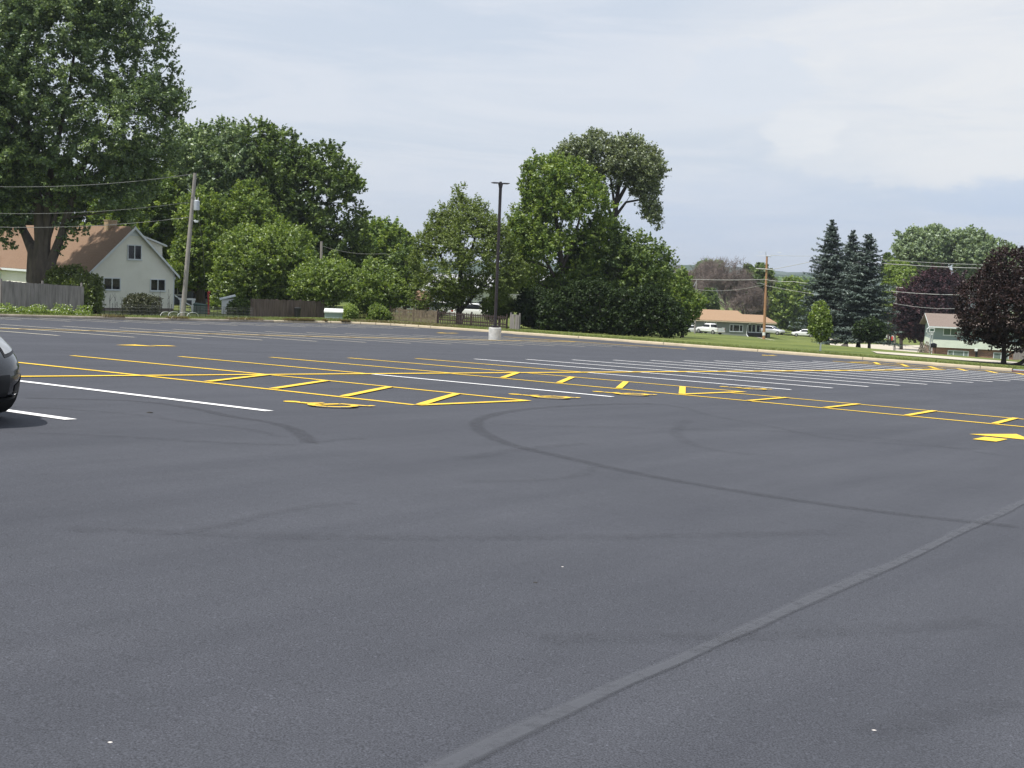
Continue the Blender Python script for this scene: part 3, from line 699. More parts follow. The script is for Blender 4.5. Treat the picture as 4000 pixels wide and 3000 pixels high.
# concrete roads beyond the lot
def road(name,P,h,m=M['road'],nx=40,ny=8):
    """quad patch given by four pixel-free world corners: near edge a->b, far edge d->c"""
    a,b,c,d=[np.asarray(p[:2],float) for p in P];V=[]
    for j in range(ny+1):
        for i in range(nx+1):
            s=i/nx;t=j/ny;q=(a*(1-s)+b*s)*(1-t)+(d*(1-s)+c*s)*t;e=min([np.linalg.norm(PTS-q,axis=1).min()]);V.append((q[0],q[1],float(T(*q))+LIFT*(1-np.clip((e-5)/10,0,1))+h))
    Fc=[(j*(nx+1)+i,j*(nx+1)+i+1,(j+1)*(nx+1)+i+1,(j+1)*(nx+1)+i) for j in range(ny) for i in range(nx)]
    o=mesh_obj(name,V,np.array(Fc),m,None,smooth=True,nv=4)
    if o.data.polygons[0].normal.z<0: o.data.flip_normals()
    return tag(o,None,kind='structure')
# near road parallel to the right kerb, side road running off behind the spruces, drives and path
rd=norm(AB(50.6-.11*40,-40)-AB(50.6,0));rn=np.array([-rd[1],rd[0]])
def rp(t,o): return AB(50.6+.11*0,0)+rd*t+rn*o
def toworld(px,o):
    lo,hi=-90.,90.
    for _ in range(50):
        m=(lo+hi)/2;q=rp(m,o)
        if q[1]<5 or pj((*q,float(T(*q))))[0]>px: hi=m
        else: lo=m
    return q
road('street',[toworld(3425,15.5),rp(70,12.0),rp(70,21),toworld(3400,21)],.04)
def pq(px,D): return xy(px,D)[:2]
road('side_street',[pq(3225,212),pq(3640,196),pq(3640,268),pq(3225,236)],.05)
road('driveway',[pq(3200,262),pq(3480,262),pq(3480,275),pq(3200,275)],.06)
road('driveway',[pq(3490,180),pq(3650,172),pq(3650,180),pq(3490,187)],.06)
road('garden_path',[pq(2955,236),pq(2972,236),pq(3045,205),pq(3018,204)],.05,nx=10)
road('garden_path',[pq(3000,197),pq(3110,190),pq(3110,196),pq(3020,203)],.052,nx=10)
# ------------------------------------------------------------ houses
def clapboard(mb,xl,xr,z0,z1,h,fr=None,lap=.03,y=0.):
    z=z0
    while z<z1-1e-3:
        t=min(z+h,z1);a,b=xl(z),xr(z);c,d=xl(t),xr(t)
        if d-c<.02: c=d=(c+d)/2
        mb.add([(a,y-lap,z),(b,y-lap,z),(d,y,t),(c,y,t),(a,y,z),(b,y,z)],[(0,1,2,3),(4,5,1,0)],fr)
        z+=h
def window(par,fr,x,z,w,h,n=2,fw=.07,glass='glass',y=0.,splits=None,door=False):
    y-=.035;f=MB(fr);f.box((x,y-.05,z),(x+fw,y+.06,z+h));f.box((x+w-fw,y-.05,z),(x+w,y+.06,z+h))
    f.box((x+fw,y-.05,z),(x+w-fw,y+.02,z+fw));f.box((x+fw,y-.05,z+h-fw),(x+w-fw,y+.02,z+h))
    cuts=splits if splits else [k/n for k in range(1,n)]
    for c in cuts: f.box((x+w*c-fw*.5,y-.045,z+fw),(x+w*c+fw*.5,y+.01,z+h-fw))
    f.box((x-.04,y-.09,z-.05),(x+w+.04,y-.0,z-.002))
    o=f.build('window',M['trim'],par)
    g=MB(fr);g.box((x+fw,y-.024,z+fw),(x+w-fw,y-.014,z+h-fw));g.build('pane',M[glass],o)
    return o
def slab(mb,pts,t,fr=None):
    """roof plane: 4 corner points, thickness t downwards"""
    mb.prism(pts,(0,0,-t),fr)
# --- cream house on the left
b0=xy(340,96.0);hb=b0[2]-.0
th=math.radians(42);e1=(math.cos(th),math.sin(th))
zb=float(pt(560,1204,98.5)[2]);Wd=6.7;EH=2.72;RH=6.02;LN=34.
P0=np.array([pt(352,1200,96.0)[0],96.0,zb])
H1=empty('house',P0,'cream clapboard house with tan shingle roof behind the grey board fence','house')
f=Fr(P0,e1);mid=Wd/2
xl=lambda z:0 if z<EH else (z-EH)/(RH-EH)*mid
xr=lambda z:Wd if z<EH else Wd-(z-EH)/(RH-EH)*mid
mb=MB(f);clapboard(mb,xl,xr,0,RH,.155,lap=.022)
mb.box((0.02,.02,-.1),(Wd-.02,LN,EH-.02));mb.prism([(0.02,.02,EH-.02),(Wd-.02,.02,EH-.02),(mid,.02,RH-.03)],(0,0,0) if 0 else f.ey*0+np.array([0,LN-.02,0]))
# front wall faces left-towards the lot: x = 0 side
ff=Fr(P0+f.ey*LN,(-f.ey[0],-f.ey[1]));clapboard(mb,lambda z:0,lambda z:LN,0,EH-.12,.135,fr=ff)
mb.build('wall',M['side'],H1)
mb=MB(f);mb.box((.01,.01,-.5),(Wd-.01,LN,.0-.012));mb.build('foundation',M['found'],H1)
oh=.32;sl_=(RH-EH)/mid
mb=MB(f);slab(mb,[(-oh,-.28,EH-oh*sl_+.1),(mid,-.28,RH+.1),(mid,LN+.3,RH+.1),(-oh,LN+.3,EH-oh*sl_+.1)],.10)
slab(mb,[(mid,-.28,RH+.1),(Wd+oh,-.28,EH-oh*sl_+.1),(Wd+oh,LN+.3,EH-oh*sl_+.1),(mid,LN+.3,RH+.1)],.10)
RF=mb.build('roof',M['roof1'],H1)
mb=MB(f)
for s in (-1,1):
    x0=-oh if s<0 else Wd+oh
    mb.prism([(x0,-.31,EH-oh*sl_+.085),(mid,-.31,RH+.085),(mid,-.31,RH-.14),(x0,-.31,EH-oh*sl_-.12)],(0,.03,0))
mb.prism([(-oh-.02,-.3,EH-oh*sl_+.06),(-oh-.02,LN+.3,EH-oh*sl_+.06),(-oh-.02,LN+.3,EH-oh*sl_-.1),(-oh-.02,-.3,EH-oh*sl_-.1)],(-.08,0,0))
mb.prism([(mid-.55,-.02,RH-.62),(mid+.55,-.02,RH-.62),(mid,-.02,RH-.1)],(0,-.03,0))
mb.box((Wd-.06,-.03,0),(Wd+.02,.05,EH));mb.build('rake_board',M['trim'],RF)
mb=MB(f);mb.box((mid-.35,3.6,RH-.4),(mid+.35,4.4,RH+.5));mb.box((mid-.39,3.56,RH+.5),(mid+.39,4.44,RH+.56));mb.build('chimney',M['chim'],RF)
window(H1,f,2.84,3.62,1.14,1.12);window(H1,f,.97,1.32,1.35,.92);window(H1,f,4.70,1.30,1.26,.92,glass='glass')
# shed dormer on the far slope
dm=MB(f);dm.prism([(3.95,.55,4.9),(5.95,.55,2.8),(5.95,.55,4.78),(3.85,.55,5.52)],(0,7,0));clapboard(dm,lambda z:3.95+(5.0-z)*.3 if z>4.9 else 3.95+(4.9-z)*.95,lambda z:5.95,3.1,4.75,.135,y=.54);D1=dm.build('dormer',M['side'],H1)
dm=MB(f);slab(dm,[(3.4,.35,5.78),(6.27,.35,4.82),(6.27,8,4.82),(3.4,8,5.78)],.13);dm.build('dormer_roof',M['trim'],D1)
# front of the house: window, door and small porch gable (seen past the maple)
window(H1,ff,LN-26.,.75,5.6,1.25,n=4,fw=.12,glass='glassp')
window(H1,ff,LN-19.6,.75,2.2,1.25,n=2,fw=.12,glass='glassg')
pg=MB(ff);pg.prism([(LN-21.5,-.9,EH-.35),(LN-16.5,-.9,EH-.35),(LN-19.0,-.9,EH+.55)],(0,1.3,0));PGo=pg.build('porch_gable',M['trim'],H1)
pg=MB(ff);pg.prism([(LN-21.8,-1.1,EH-.4),(LN-19.0,-1.1,EH+.68),(LN-19.0,-1.1,EH+.58),(LN-21.7,-1.1,EH-.48)],(0,1.6,0));pg.prism([(LN-19.0,-1.1,EH+.68),(LN-16.2,-1.1,EH-.4),(LN-16.3,-1.1,EH-.48),(LN-19.0,-1.1,EH+.58)],(0,1.6,0));pg.build('porch_roof',M['roof1'],PGo)
dw=MB(f);dw.tube([(Wd+.1,-.02,EH-.3),(Wd+.05,-.03,EH-.5)],.05,6);dw.build('downspout',M['trim'],H1);dw=MB(f);dw.tube([(Wd+.02,-.1,1.0),(Wd+.6,-.4,.55),(Wd+1.15,-.7,.2),(Wd+1.15,-.75,-.15)],.055,6);dw.build('drain_pipe',M['trim'],H1)
# --- long low house on the right, far off
P0=np.array([pt(2690,1305,243)[0],243.,float(pt(2690,1303.5,243)[2])])
H2=empty('house',P0,'long low grey house with orange tan roof beyond the lawn','house');f=Fr(P0,(1,-.015))
s2=243/F;X=lambda px:(px-2690)*s2
mb=MB(f);mb.box((0,0,-.6),(X(2916),8,2.62));mb.box((X(2916)+.003,1.2,-.6),(X(3012),8,2.6));mb.build('wall',M['grey_wall'],H2)
mb=MB(f);xa,xb=X(2690)-.4,X(2947)
def hip(mb,x0,x1,y0,y1,ze,zr,hl,hr,t=.12):
    ym=(y0+y1)/2
    slab(mb,[(x0,y0,ze),(x1,y0,ze),(x1-hr,ym,zr),(x0+hl,ym,zr)],t);slab(mb,[(x1,y1,ze),(x0,y1,ze),(x0+hl,ym,zr),(x1-hr,ym,zr)],t)
    mb.prism([(x0,y0,ze),(x0+hl,ym,zr),(x0,y1,ze)],(0,0,-t));mb.prism([(x1,y0,ze),(x1-hr,ym,zr),(x1,y1,ze)],(0,0,-t))
hip(mb,X(2690)-.3,X(2930),-.55,8.5,2.74,4.55,X(2738)-X(2690)+.3,X(2930)-X(2888))
hip(mb,X(2880),X(3030),-.50,8.45,2.70,3.92,.5,X(3030)-X(2990))
R2=mb.build('roof',M['roof2'],H2)
mb=MB(f);mb.box((X(2690)-.32,-.60,2.46),(X(2947),-.56,2.66));mb.box((X(2947),-.55,2.42),(X(3028),-.51,2.60));mb.build('fascia',M['conc'],R2)
mb=MB(f);mb.box((X(2921),.25,-.5),(X(2996),1.15,.62));mb.build('porch_base',M['dark'],H2)
window(H2,f,X(2747),1.15,X(2797)-X(2747),1.2,splits=[.22,.78],fw=.1)
window(H2,f,X(2848),.75,X(2900)-X(2848),1.32,splits=[.26,.74],fw=.1)
fw2=Fr(P0+f.ey*.7,(1,-.015))
window(H2,fw2,X(2922),.7,X(2952)-X(2922),1.5,fw=.1);window(H2,fw2,X(2954),.7,X(2984)-X(2954),1.5,fw=.1)
mb=MB(f);mb.box((X(2921),.75,.62),(X(2996),1.15,2.5));mb.build('porch_wall',M['grey_wall'],H2)
mb=MB(f);mb.tube([(X(2926),-.55,2.5),(X(2924),-.4,2.3),(X(2916),-.12,2.0),(X(2915),-.1,.35),(X(2918),-.5,.0),(X(2924),-1.0,-.2)],.07,6);mb.box((X(2919),-1.3,-.42),(X(2927),-.9,-.1));mb.build('downspout',M['trim'],H2)
# --- split-level house on the right
P0=np.array([pt(3641,1393,178)[0],178.,float(pt(3641,1391,178)[2])])
H3=empty('house',P0,'split-level house, blue-grey over mint siding on a brick base','house');f=Fr(P0,(.985,-.174));s3=178/F
X=lambda px:(px-3641)*s3*1.0
LX=X(3965)
mb=MB(f);mb.box((0,.0,2.32),(LX,9,4.12));mb.build('wall',M['blue_wall'],H3)
mb=MB(f);mb.box((0,-.02,1.35),(LX,9,2.315));clapboard(mb,lambda z:-.05,lambda z:LX+.05,1.28,2.32,.145,lap=.03,y=-.28);mb.box((-.05,-.279,1.28),(LX+.05,8,1.33));mb.box((-.06,-.278,1.33),(.0,1,2.3));mb.build('lower_wall',M['mint'],H3)
mb=MB(f);mb.box((.06,.03,-1.2),(LX-.06,8.9,1.30));mb.build('brick_base',M['brick'],H3)
mb=MB(f);slab(mb,[(-.75,-.75,4.12),(LX+.6,-.75,4.12),(LX+.6,4.4,5.75),(-.75,4.4,5.75)],.12);slab(mb,[(LX+.6,9.6,4.12),(-.75,9.6,4.12),(-.75,4.4,5.75),(LX+.6,4.4,5.75)],.12)
R3=mb.build('roof',M['roof3'],H3)
mb=MB(f);mb.box((-.78,-.86,3.92),(LX+.6,-.76,4.10));mb.box((-.76,-.75,3.86),(LX+.58,.0,3.9));mb.prism([(-.79,-.76,4.10),(-.79,4.4,5.72),(-.79,4.4,5.55),(-.79,-.76,3.93)],(.03,0,0));mb.build('gutter',M['trim'],R3)
mb=MB(f);mb.prism([(0,0,4.1),(0,4.4,5.5),(0,8.8,4.1)],(.06,0,0));mb.build('gable_end',M['blue_wall'],H3)
window(H3,f,X(3676),2.92,X(3731)-X(3676),1.0,fw=.09,glass='glassg')
window(H3,f,X(3698),-.05,X(3776)-X(3698),.98,splits=[.27,.77],fw=.09,glass='glassp');window(H3,f,X(3868),-.05,X(3925)-X(3868),.98,fw=.09,glass='glassp')
mb=MB(f);mb.tube([(-.7,-.8,4.0),(-1.0,-.75,3.7),(-1.05,-.7,3.3),(-.75,-.5,3.05),(-.15,-.1,2.95)],.07,7);mb.tube([(-.12,-.1,2.95),(-.12,-.1,.4),(-.12,-.4,.2)],.06,6);mb.build('downspout',M['trim'],H3)
mb=MB(f);mb.box((X(3796),-.36,.98),(X(3807),-.28,1.32));mb.build('vent_box',M['whitew'],H3)
mb=MB(f);mb.box((X(3801),-.2,-.3),(X(3809),-.1,.98));mb.build('conduit',M['blackp'],H3)
# --- houses glimpsed between the trees
def simple_house(label,px0,px1,D,zr,ze,rise,wallm,roofm,ang=0.,dep=8,win=(),pitch_side=True,base=None):
    s=D/F;w=(px1-px0)*s;p=xy(px0,D);z0=p[2] if base is None else float(pt(px0,base,D)[2]);o=np.array([p[0],D,z0])
    h=empty('house',o,label,'house');f=Fr(o,(math.cos(ang),math.sin(ang)))
    mb=MB(f);mb.box((0,0,-1),(w,dep,ze));
    if not pitch_side: mb.prism([(0,0,ze),(w,0,ze),(w/2,0,ze+rise)],(0,dep,0))
    mb.build('wall',M[wallm],h);mb=MB(f)
    if pitch_side: hip(mb,-.4,w+.4,-.5,dep+.5,ze+.1,ze+rise+.1,.3,.3)
    else:
        k=rise/(w/2)
        slab(mb,[(-.4,-.35,ze-.4*k+.08),(w/2,-.35,ze+rise+.08),(w/2,dep+.3,ze+rise+.08),(-.4,dep+.3,ze-.4*k+.08)],.12);slab(mb,[(w/2,-.35,ze+rise+.08),(w+.4,-.35,ze-.4*k+.08),(w+.4,dep+.3,ze-.4*k+.08),(w/2,dep+.3,ze+rise+.08)],.12)
    mb.build('roof',M[roofm],h)
    for (x,z,ww,hh) in win: window(h,f,x*w,z,ww,hh,fw=.09)
    return h
simple_house('slate blue gabled house half hidden behind the leaning utility pole',628,745,122,0,2.9,2.2,'slate_wall','roofg',.12,dep=9,win=((.35,1.0,1.1,1.1),),pitch_side=False,base=1192)
simple_house('pale porch house with light grey roof right of the leaning pole',746,830,128,0,2.3,2.0,'whitew','roofg',.05,dep=5,win=((.15,.7,.9,1.2),(.6,.7,.9,1.2)),base=1196)
simple_house('white house with wide light grey roof behind the faded picket fence',1545,1668,124,0,1.6,2.6,'whitew','roofg',.1,dep=9,win=((.3,.4,1.,.9),),base=1222)
simple_house('small yellowish roofed outbuilding beside the white house behind the pickets',1640,1672,112,0,1.2,.7,'fenceb','chim_r' if 'chim_r' in M else 'roof1',.2,dep=3,base=1228)
simple_house('white house seen in pieces through the airy tree behind the light pole',1690,1925,135,0,3.2,1.4,'whitew','roofg',.05,dep=8,win=((.1,1.,1.2,1.1),(.4,1.,1.6,1.1),(.75,1.,1.2,1.1)),base=1247)
simple_house('pale grey roofed house hidden behind the big trees right of the light pole',2060,2330,140,0,2.6,2.2,'whitew','roofg',.05,dep=9,win=((.1,.9,1.4,1.2),),base=1250)
simple_house('white garage seen under the spruce boughs',3245,3335,292,0,2.6,1.8,'whitew','roofg',.05,dep=8,win=((.3,.8,1.,1.),))
simple_house('white house low behind the willow between spruces and purple maple',3400,3500,300,0,2.6,1.6,'whitew','roofg',0,dep=8)
# white garden shed, facing right
p=xy(866,98);z0=float(pt(866,1238,98)[2]);o=np.array([p[0],98,z0])
SH=empty('garden_shed',o,'small white shed with slanted white roof edge left of the brown fence','shed');f=Fr(o,(1,.25))
mb=MB(f);clapboard(mb,lambda z:0,lambda z:.95,0,1.3,.16,lap=.02);mb.box((.01,.01,-.2),(.95,1.6,1.35));mb.build('wall',M['whitew'],SH)
mb=MB(f);slab(mb,[(-.16,-.2,1.36),(1.0,-.2,1.66),(1.0,1.8,1.66),(-.16,1.8,1.36)],.10);mb.build('roof',M['trim'],SH)
# white-lidded storage box
o=gp(1268,1252)+np.array([0,0,.0]);Db=94.5;o=np.array([pt(1268,1250,Db)[0],Db,float(pt(1268,1253,Db)[2])]);wb=(1337-1268)*Db/F
SB=empty('storage_box',o,'low grey storage bin with white lid at the right end of the brown fence','storage box');f=Fr(o,(1,.1))
mb=MB(f);mb.box((0,0,-.2),(wb,.8,.60));
for k in range(1,5): mb.box((wb*k/5-.012,-.015,0),(wb*k/5+.012,0.0,.5))
mb.build('bin_body',M['blue_wall'],SB)
mb=MB(f);mb.prism([(-.06,-.08,.61),(-.06,.86,.80),(-.06,.86,.88),(-.06,-.08,.70)],(wb+.16,0,0));mb.build('lid',M['whitew'],SB)
# ------------------------------------------------------------ fences
def line_at(px,a=None,b=None):
    """ground point in column px on the lot line a=const or b=const"""
    lo,hi=(-20,140) if b is not None else (-60,80)
    f=lambda t:pj((*(AB(t,b) if b is not None else AB(a,t)),T(*(AB(t,b) if b is not None else AB(a,t)))))[0]-px
    fl=f(lo)
    for _ in range(50):
        m=(lo+hi)/2
        if (f(m)>0)==(fl>0): lo=m
        else: hi=m
    q=AB(m,b) if b is not None else AB(a,m);return np.array([*q,float(T(*q))+LIFT])
def board_fence(name,label,p0,p1,H,bw,gap,m,pointed=False,rails=2,cat='fence',lean=.0,jit=.02,posts=2.4,top=None):
    p0=np.asarray(p0);p1=np.asarray(p1);L=np.linalg.norm((p1-p0)[:2]);root=empty(name,p0,label,cat);fr=Fr(p0,(p1-p0)[:2]);dz=(p1[2]-p0[2])/L
    mb=MB(fr);x=0
    while x<L:
        w=bw*(.93+.1*RND.rand());h=H+RND.normal()*jit+(0 if top is None else top(x/L));z=x*dz-.08;l=RND.normal()*lean;y=RND.normal()*.006
        P=[(x,y,z),(x+w,y,z),(x+w+l,y,z+h-(w*.5 if pointed else 0))]+([(x+w/2+l,y,z+h)] if pointed else [])+[(x+l,y,z+h-(w*.5 if pointed else 0))]
        mb.prism(P,(0,.018,0));x+=w+gap*(.8+.4*RND.rand())
    mb.build('boards',m,root)
    for k in range(rails):
        mb=MB(fr);z=.25+(H-.5)*k/max(1,rails-1);mb.prism([(0,.022,z),(0,.022,z+.08),(0,.06,z+.08),(0,.06,z)],(L,0,L*dz));mb.build('rail',m,root)
    n=max(1,int(L/posts))
    for k in range(n+1):
        x=L*k/n;z=x*dz;q=MB(fr);q.box((x-.045,.062,z-.3),(x+.045,.15,z+H+.03));q.build('post',m,root)
    return root
board_fence('board_fence','tall grey weathered board fence in front of the cream house',line_at(8,b=47.6),line_at(322,b=47.6),1.86,.14,.006,M['fenceg'],jit=.012,top=lambda t:-.12*t)
board_fence('board_fence','brown weathered board fence under the dark trees, left of the storage bin',line_at(985,b=49.5),line_at(1266,b=49.5),1.22,.13,.012,M['fenceb'],jit=.02,top=lambda t:.12*(1-t))
board_fence('picket_fence','short dark picket piece between the storage bin and the leafy plant',line_at(1385,b=49.5)*1.0,line_at(1440,b=49.5),.86,.085,.06,M['picket'],True)
c0=line_at(1520,a=61.5)
board_fence('picket_fence','faded tan picket fence behind the rounded corner of the lot',c0,line_at(1705,a=61.0),.98,.085,.035,M['picketl'],True,jit=.03,lean=.02)
board_fence('picket_fence','dark pointed picket fence on both sides of the airy tree trunk',line_at(1705,a=61.0),line_at(1975,a=60.2),.98,.085,.085,M['picket'],True,jit=.02)
board_fence('board_fence','short grey upright board fence right of the light pole base',line_at(1990,a=59.8),line_at(2024,a=59.6),1.12,.1,.02,M['fenceg'],lean=.02)
board_fence('board_fence','grey pointed fence at the right edge behind the maroon tree',xy(3955,172)+np.array([0,0,1.]),xy(4040,166)+np.array([0,0,1.]),1.6,.14,.02,M['fenceg'],True)
board_fence('board_fence','white fence panel glimpsed between the trees right of the light pole',pt(1980,1183,112)+np.array([0,0,.0]),pt(2045,1187,113),.9,.12,.05,M['whitew'],True)
# wire garden fence and crop hoops behind the left kerb
p0=line_at(412,b=46.9);p1=line_at(990,b=47.4);L=np.linalg.norm(p1-p0);WF=empty('wire_fence',p0,'thin dark wire garden fence along the kerb left of the brown fence','fence')
fr=Fr(p0,(p1-p0)[:2]);dz=(p1[2]-p0[2])/L
n=26
for k in range(n+1):
    x=L*k/n+RND.normal()*.1;q=MB(fr);l=RND.normal()*.06;q.tube([(x,0,x*dz-.1),(x+l,0,x*dz+.75+.15*RND.rand())],.014,5);q.build('post',M['blackp'],WF)
mb=MB(fr)
for z in (.15,.35,.55,.7): mb.tube([(L*t,0,L*t*dz+z-.03*math.sin(t*26*3.14)**2) for t in np.linspace(0,1,40)],.004,3)
for t in np.arange(0,1,.006): mb.tube([(L*t,0,L*t*dz+.1),(L*t,0,L*t*dz+.68)],.0025,3)
mb.build('mesh',M['wire'],WF)
for i,(x0,x1,h) in enumerate(((626,668,.36),(656,700,.38),(693,742,.36),(730,775,.36))):
    a=line_at(x0,b=46.3);b=line_at(x1,b=47.0);m_=(a+b)/2;o=MB();P=[]
    for t in np.linspace(0,math.pi,12): P.append(m_+(b-a)*.5*-math.cos(t)+np.array([0,0,h*math.sin(t)**.6-.03]))
    o.tube([p for p in P],.013,6);ob=o.build('garden_hoop',M['whitew']);tag(ob,['leftmost low pale garden hoop under the dark shrub','second garden hoop from the left, beside the house corner','garden hoop just left of the foot of the leaning pole','rightmost garden hoop, right of the foot of the leaning pole'][i],'garden hoop','pale garden hoops behind the kerb')
# bare stakes standing before the cream house
for i,(px,y0,dx) in enumerate(((425,1150,6),(452,1145,-3),(470,1160,8),(500,1165,-6),(622,1135,4),(657,1130,2),(635,1160,-8))):
    D=83.5;b=xy(px,D);t=pt(px+dx,y0,D);mb=MB();mb.tube([b-np.array([0,0,.1]),b*.6+t*.4+RND.normal(size=3)*.03,t],[.022,.016,.008],5)
    for _ in range(3):
        s=b+(t-b)*(.3+.5*RND.rand());mb.tube([s,s+np.array([RND.normal()*.15,0,.35])],[.01,.005],4)
    tag(mb.build('bare_stake',M['barkd']),'bare twiggy stake in front of the cream gable wall','stake','bare stakes in front of the cream house')
# white garden frame behind the pole foot, tarp-covered pile, red post, bin
Db=98;o=np.array([pt(702,1216,Db)[0],Db,float(pt(702,1216,Db)[2])]);s=Db/F
G=empty('garden_arbor',o,'white painted post-and-beam frame behind the foot of the leaning pole','arbor');f=Fr(o,(1,.1))
for k,x in enumerate((0,46*s,52*s)):
    q=MB(f);q.box((x,-.05,-.3),(x+.10,.05,.86));q.build('post',M['whitew'],G)
q=MB(f);q.box((-.08,-.06,.862),(60*s,.06,1.0));q.build('beam',M['whitew'],G)
Db=96;o=np.array([pt(754,1222,Db)[0],Db,float(pt(754,1222,Db)[2])]);q=MB(Fr(o));q.prism([(0,0,-.2),(1.12,0,-.2),(1.08,0,.60),(.04,0,.68)],(0,.7,0));q.prism([(-.03,-.02,.60),(1.12,-.02,.55),(1.12,.72,.56),(-.03,.72,.7)],(0,0,.05))
ob=q.build('compost_bin',M['tarp']);ob.data.transform(Matrix.Translation([-v for v in o]));ob.location=o;tag(ob,'dark green box-shaped bin right of the white garden frame','bin')
b=xy(815,95);q=MB();q.tube([b-np.array([0,0,.2]),pt(814,1145,95)],.07,8);q.tube([pt(814,1145,95),pt(818,1140,95.3)],[.1,.08],8);tag(q.build('red_post',M['redp']),'thin red post in the dark gap left of the white shed','post')
o=line_at(1161,b=48.9);q=MB(Fr(o,UU));q.tube([(0,0,-.05),(0,0,.62)],[.21,.25],14);q.tube([(0,0,.62),(0,0,.66),(0,0,.72)],[.28,.28,.14],14)
BN=q.build('trash_bin',M['blackp']);tag(BN,'black round trash bin standing before the brown board fence','trash bin')
# ------------------------------------------------------------ lot light pole
o3=gp(1932,1328);LP=empty('light_pole',o3,'dark bronze parking lot light pole on a round concrete base','light pole')
q=MB(Fr(o3));q.tube([(0,0,-.1),(0,0,.60),(0,0,.635)],[.32,.32,.30],28);q.build('concrete_base',M['basec'],LP,smooth=False)
ph=(1285-727)*o3[1]/F;ph=9.0 if ph>12 else ph
q=MB(Fr(o3,(.92,.39)));q.box((-.17,-.17,.637),(.17,.17,.74))
q.box((-.06,-.06,.742),(.06,.06,.742+7.15));q.build('pole',M['bronze'],LP)
zt=.742+7.15
q=MB(Fr(o3,(.92,.39)));q.add([(-.062,-.062,zt-.22),(.062,-.062,zt-.22),(.062,.062,zt-.22),(-.062,.062,zt-.22),(-.11,-.08,zt+.02),(.11,-.08,zt+.02),(.11,.08,zt+.02),(-.11,.08,zt+.02)],[(0,3,2,1),(4,5,6,7),(0,1,5,4),(1,2,6,5),(2,3,7,6),(3,0,4,7)]);q.box((-.05,-.05,zt+.02),(.05,.05,zt+.1));q.build('bracket',M['bronze'],LP)
for s in (-1,1):
    q=MB(Fr(o3,(.92,.39)));q.prism([(s*.11,-.15,zt+.0),(s*.43,-.15,zt+.015),(s*.45,-.15,zt+.035),(s*.42,-.15,zt+.055),(s*.11,-.15,zt+.05)],(0,.34,0));h=q.build('lamp_head',M['bronze'],LP)
    q=MB(Fr(o3,(.92,.39)));x0,x1=sorted((s*.16,s*.40));q.box((x0,-.14,zt-.012),(x1,.14,zt-.002));q.build('lens',M['basec'],h)
# ------------------------------------------------------------ utility poles and wires
D1=86.0;b=xy(712,D1);t=pt(762,676,D1-.3);UP=empty('utility_pole',b,'grey leaning wooden utility pole with transformer beside the cream house','utility pole')
q=MB();q.tube([b-np.array([0,0,.3]),b*.66+t*.34,b*.33+t*.67,t],[.165,.15,.132,.108],14);q.build('pole',M['polew'],UP)
c=pt(768,801,D1-.35);q=MB();q.tube([c-np.array([0,0,.34]),c-np.array([0,0,.32]),c+np.array([0,0,.26]),c+np.array([0,0,.33])],[.17,.19,.19,.08],14);TR=q.build('transformer',M['metal'],UP)
q=MB();
for dx in (-.09,.09): q.tube([c+np.array([dx,0,.3]),c+np.array([dx*1.2,0,.52])],[.035,.02],6)
q.build('bushing',M['basec'],TR)
q=MB();a=pt(756,756,D1-.2);q.tube([a,pt(742,748,D1-.5),pt(733,738,D1-.5)],.022,6);q.tube([a,pt(732,722,D1-.5)],.015,5);q.build('bracket',M['metal'],UP)
q=MB();a=pt(757,862,D1-.3);q.tube([a,pt(764,860,D1-.5)],.03,6);bb_=pt(768,864,D1-.5);q.add([bb_+np.array(v) for v in ((-.16,-.12,.05),(.12,-.12,.05),(.12,.12,.05),(-.16,.12,.05),(-.12,-.1,-.08),(.08,-.1,-.08),(.08,.1,-.08),(-.12,.1,-.08))],[(0,1,2,3),(7,6,5,4),(0,4,5,1),(1,5,6,2),(2,6,7,3),(3,7,4,0)]);q.build('yard_lamp',M['trim'],UP)
def wire(label,pts,r=.014,sag=0,group='overhead wires on the left'):
    """pts: (px,py,D) knots joined by a sagging cable"""
    P=[pt(*p) for p in pts];out=[]
    for i in range(len(P)-1):
        for t in np.linspace(0,1,14)[(1 if i else 0):]: out.append(P[i]+(P[i+1]-P[i])*t-np.array([0,0,4*sag*t*(1-t)]))
    q=MB();q.tube(out,r,5);o=q.build('power_line',M['wirel' if 'right' in group else 'wire']);tag(o,label,'power line',group);return o
wire('topmost overhead wire from the top of the leaning pole to the left',[(752,680,D1),(-900,640,74)],.016,1.05)
wire('middle overhead wire from below the transformer bracket to the left',[(738,790,D1),(-900,745,74)],.013,1.0)
wire('lowest overhead wire of the leaning pole, crossing above the tan roof',[(742,848,D1),(-900,800,74)],.016,.95)
wire('slack service cable dropping from the leaning pole to the right',[(770,806,D1),(792,960,92),(800,1090,96)],.016,0)
b=xy(1254,118);q=MB();q.tube([b-np.array([0,0,.2]),pt(1256,943,118)],[.17,.12],10);tag(q.build('utility_pole',M['polew']),'distant grey pole top rising behind the bright green bushes','utility pole')
wire('thin service wire in front of the dark trees right of the distant grey pole',[(1256,960,118),(1500,990,118),(1660,1003,118)],.010,.3)
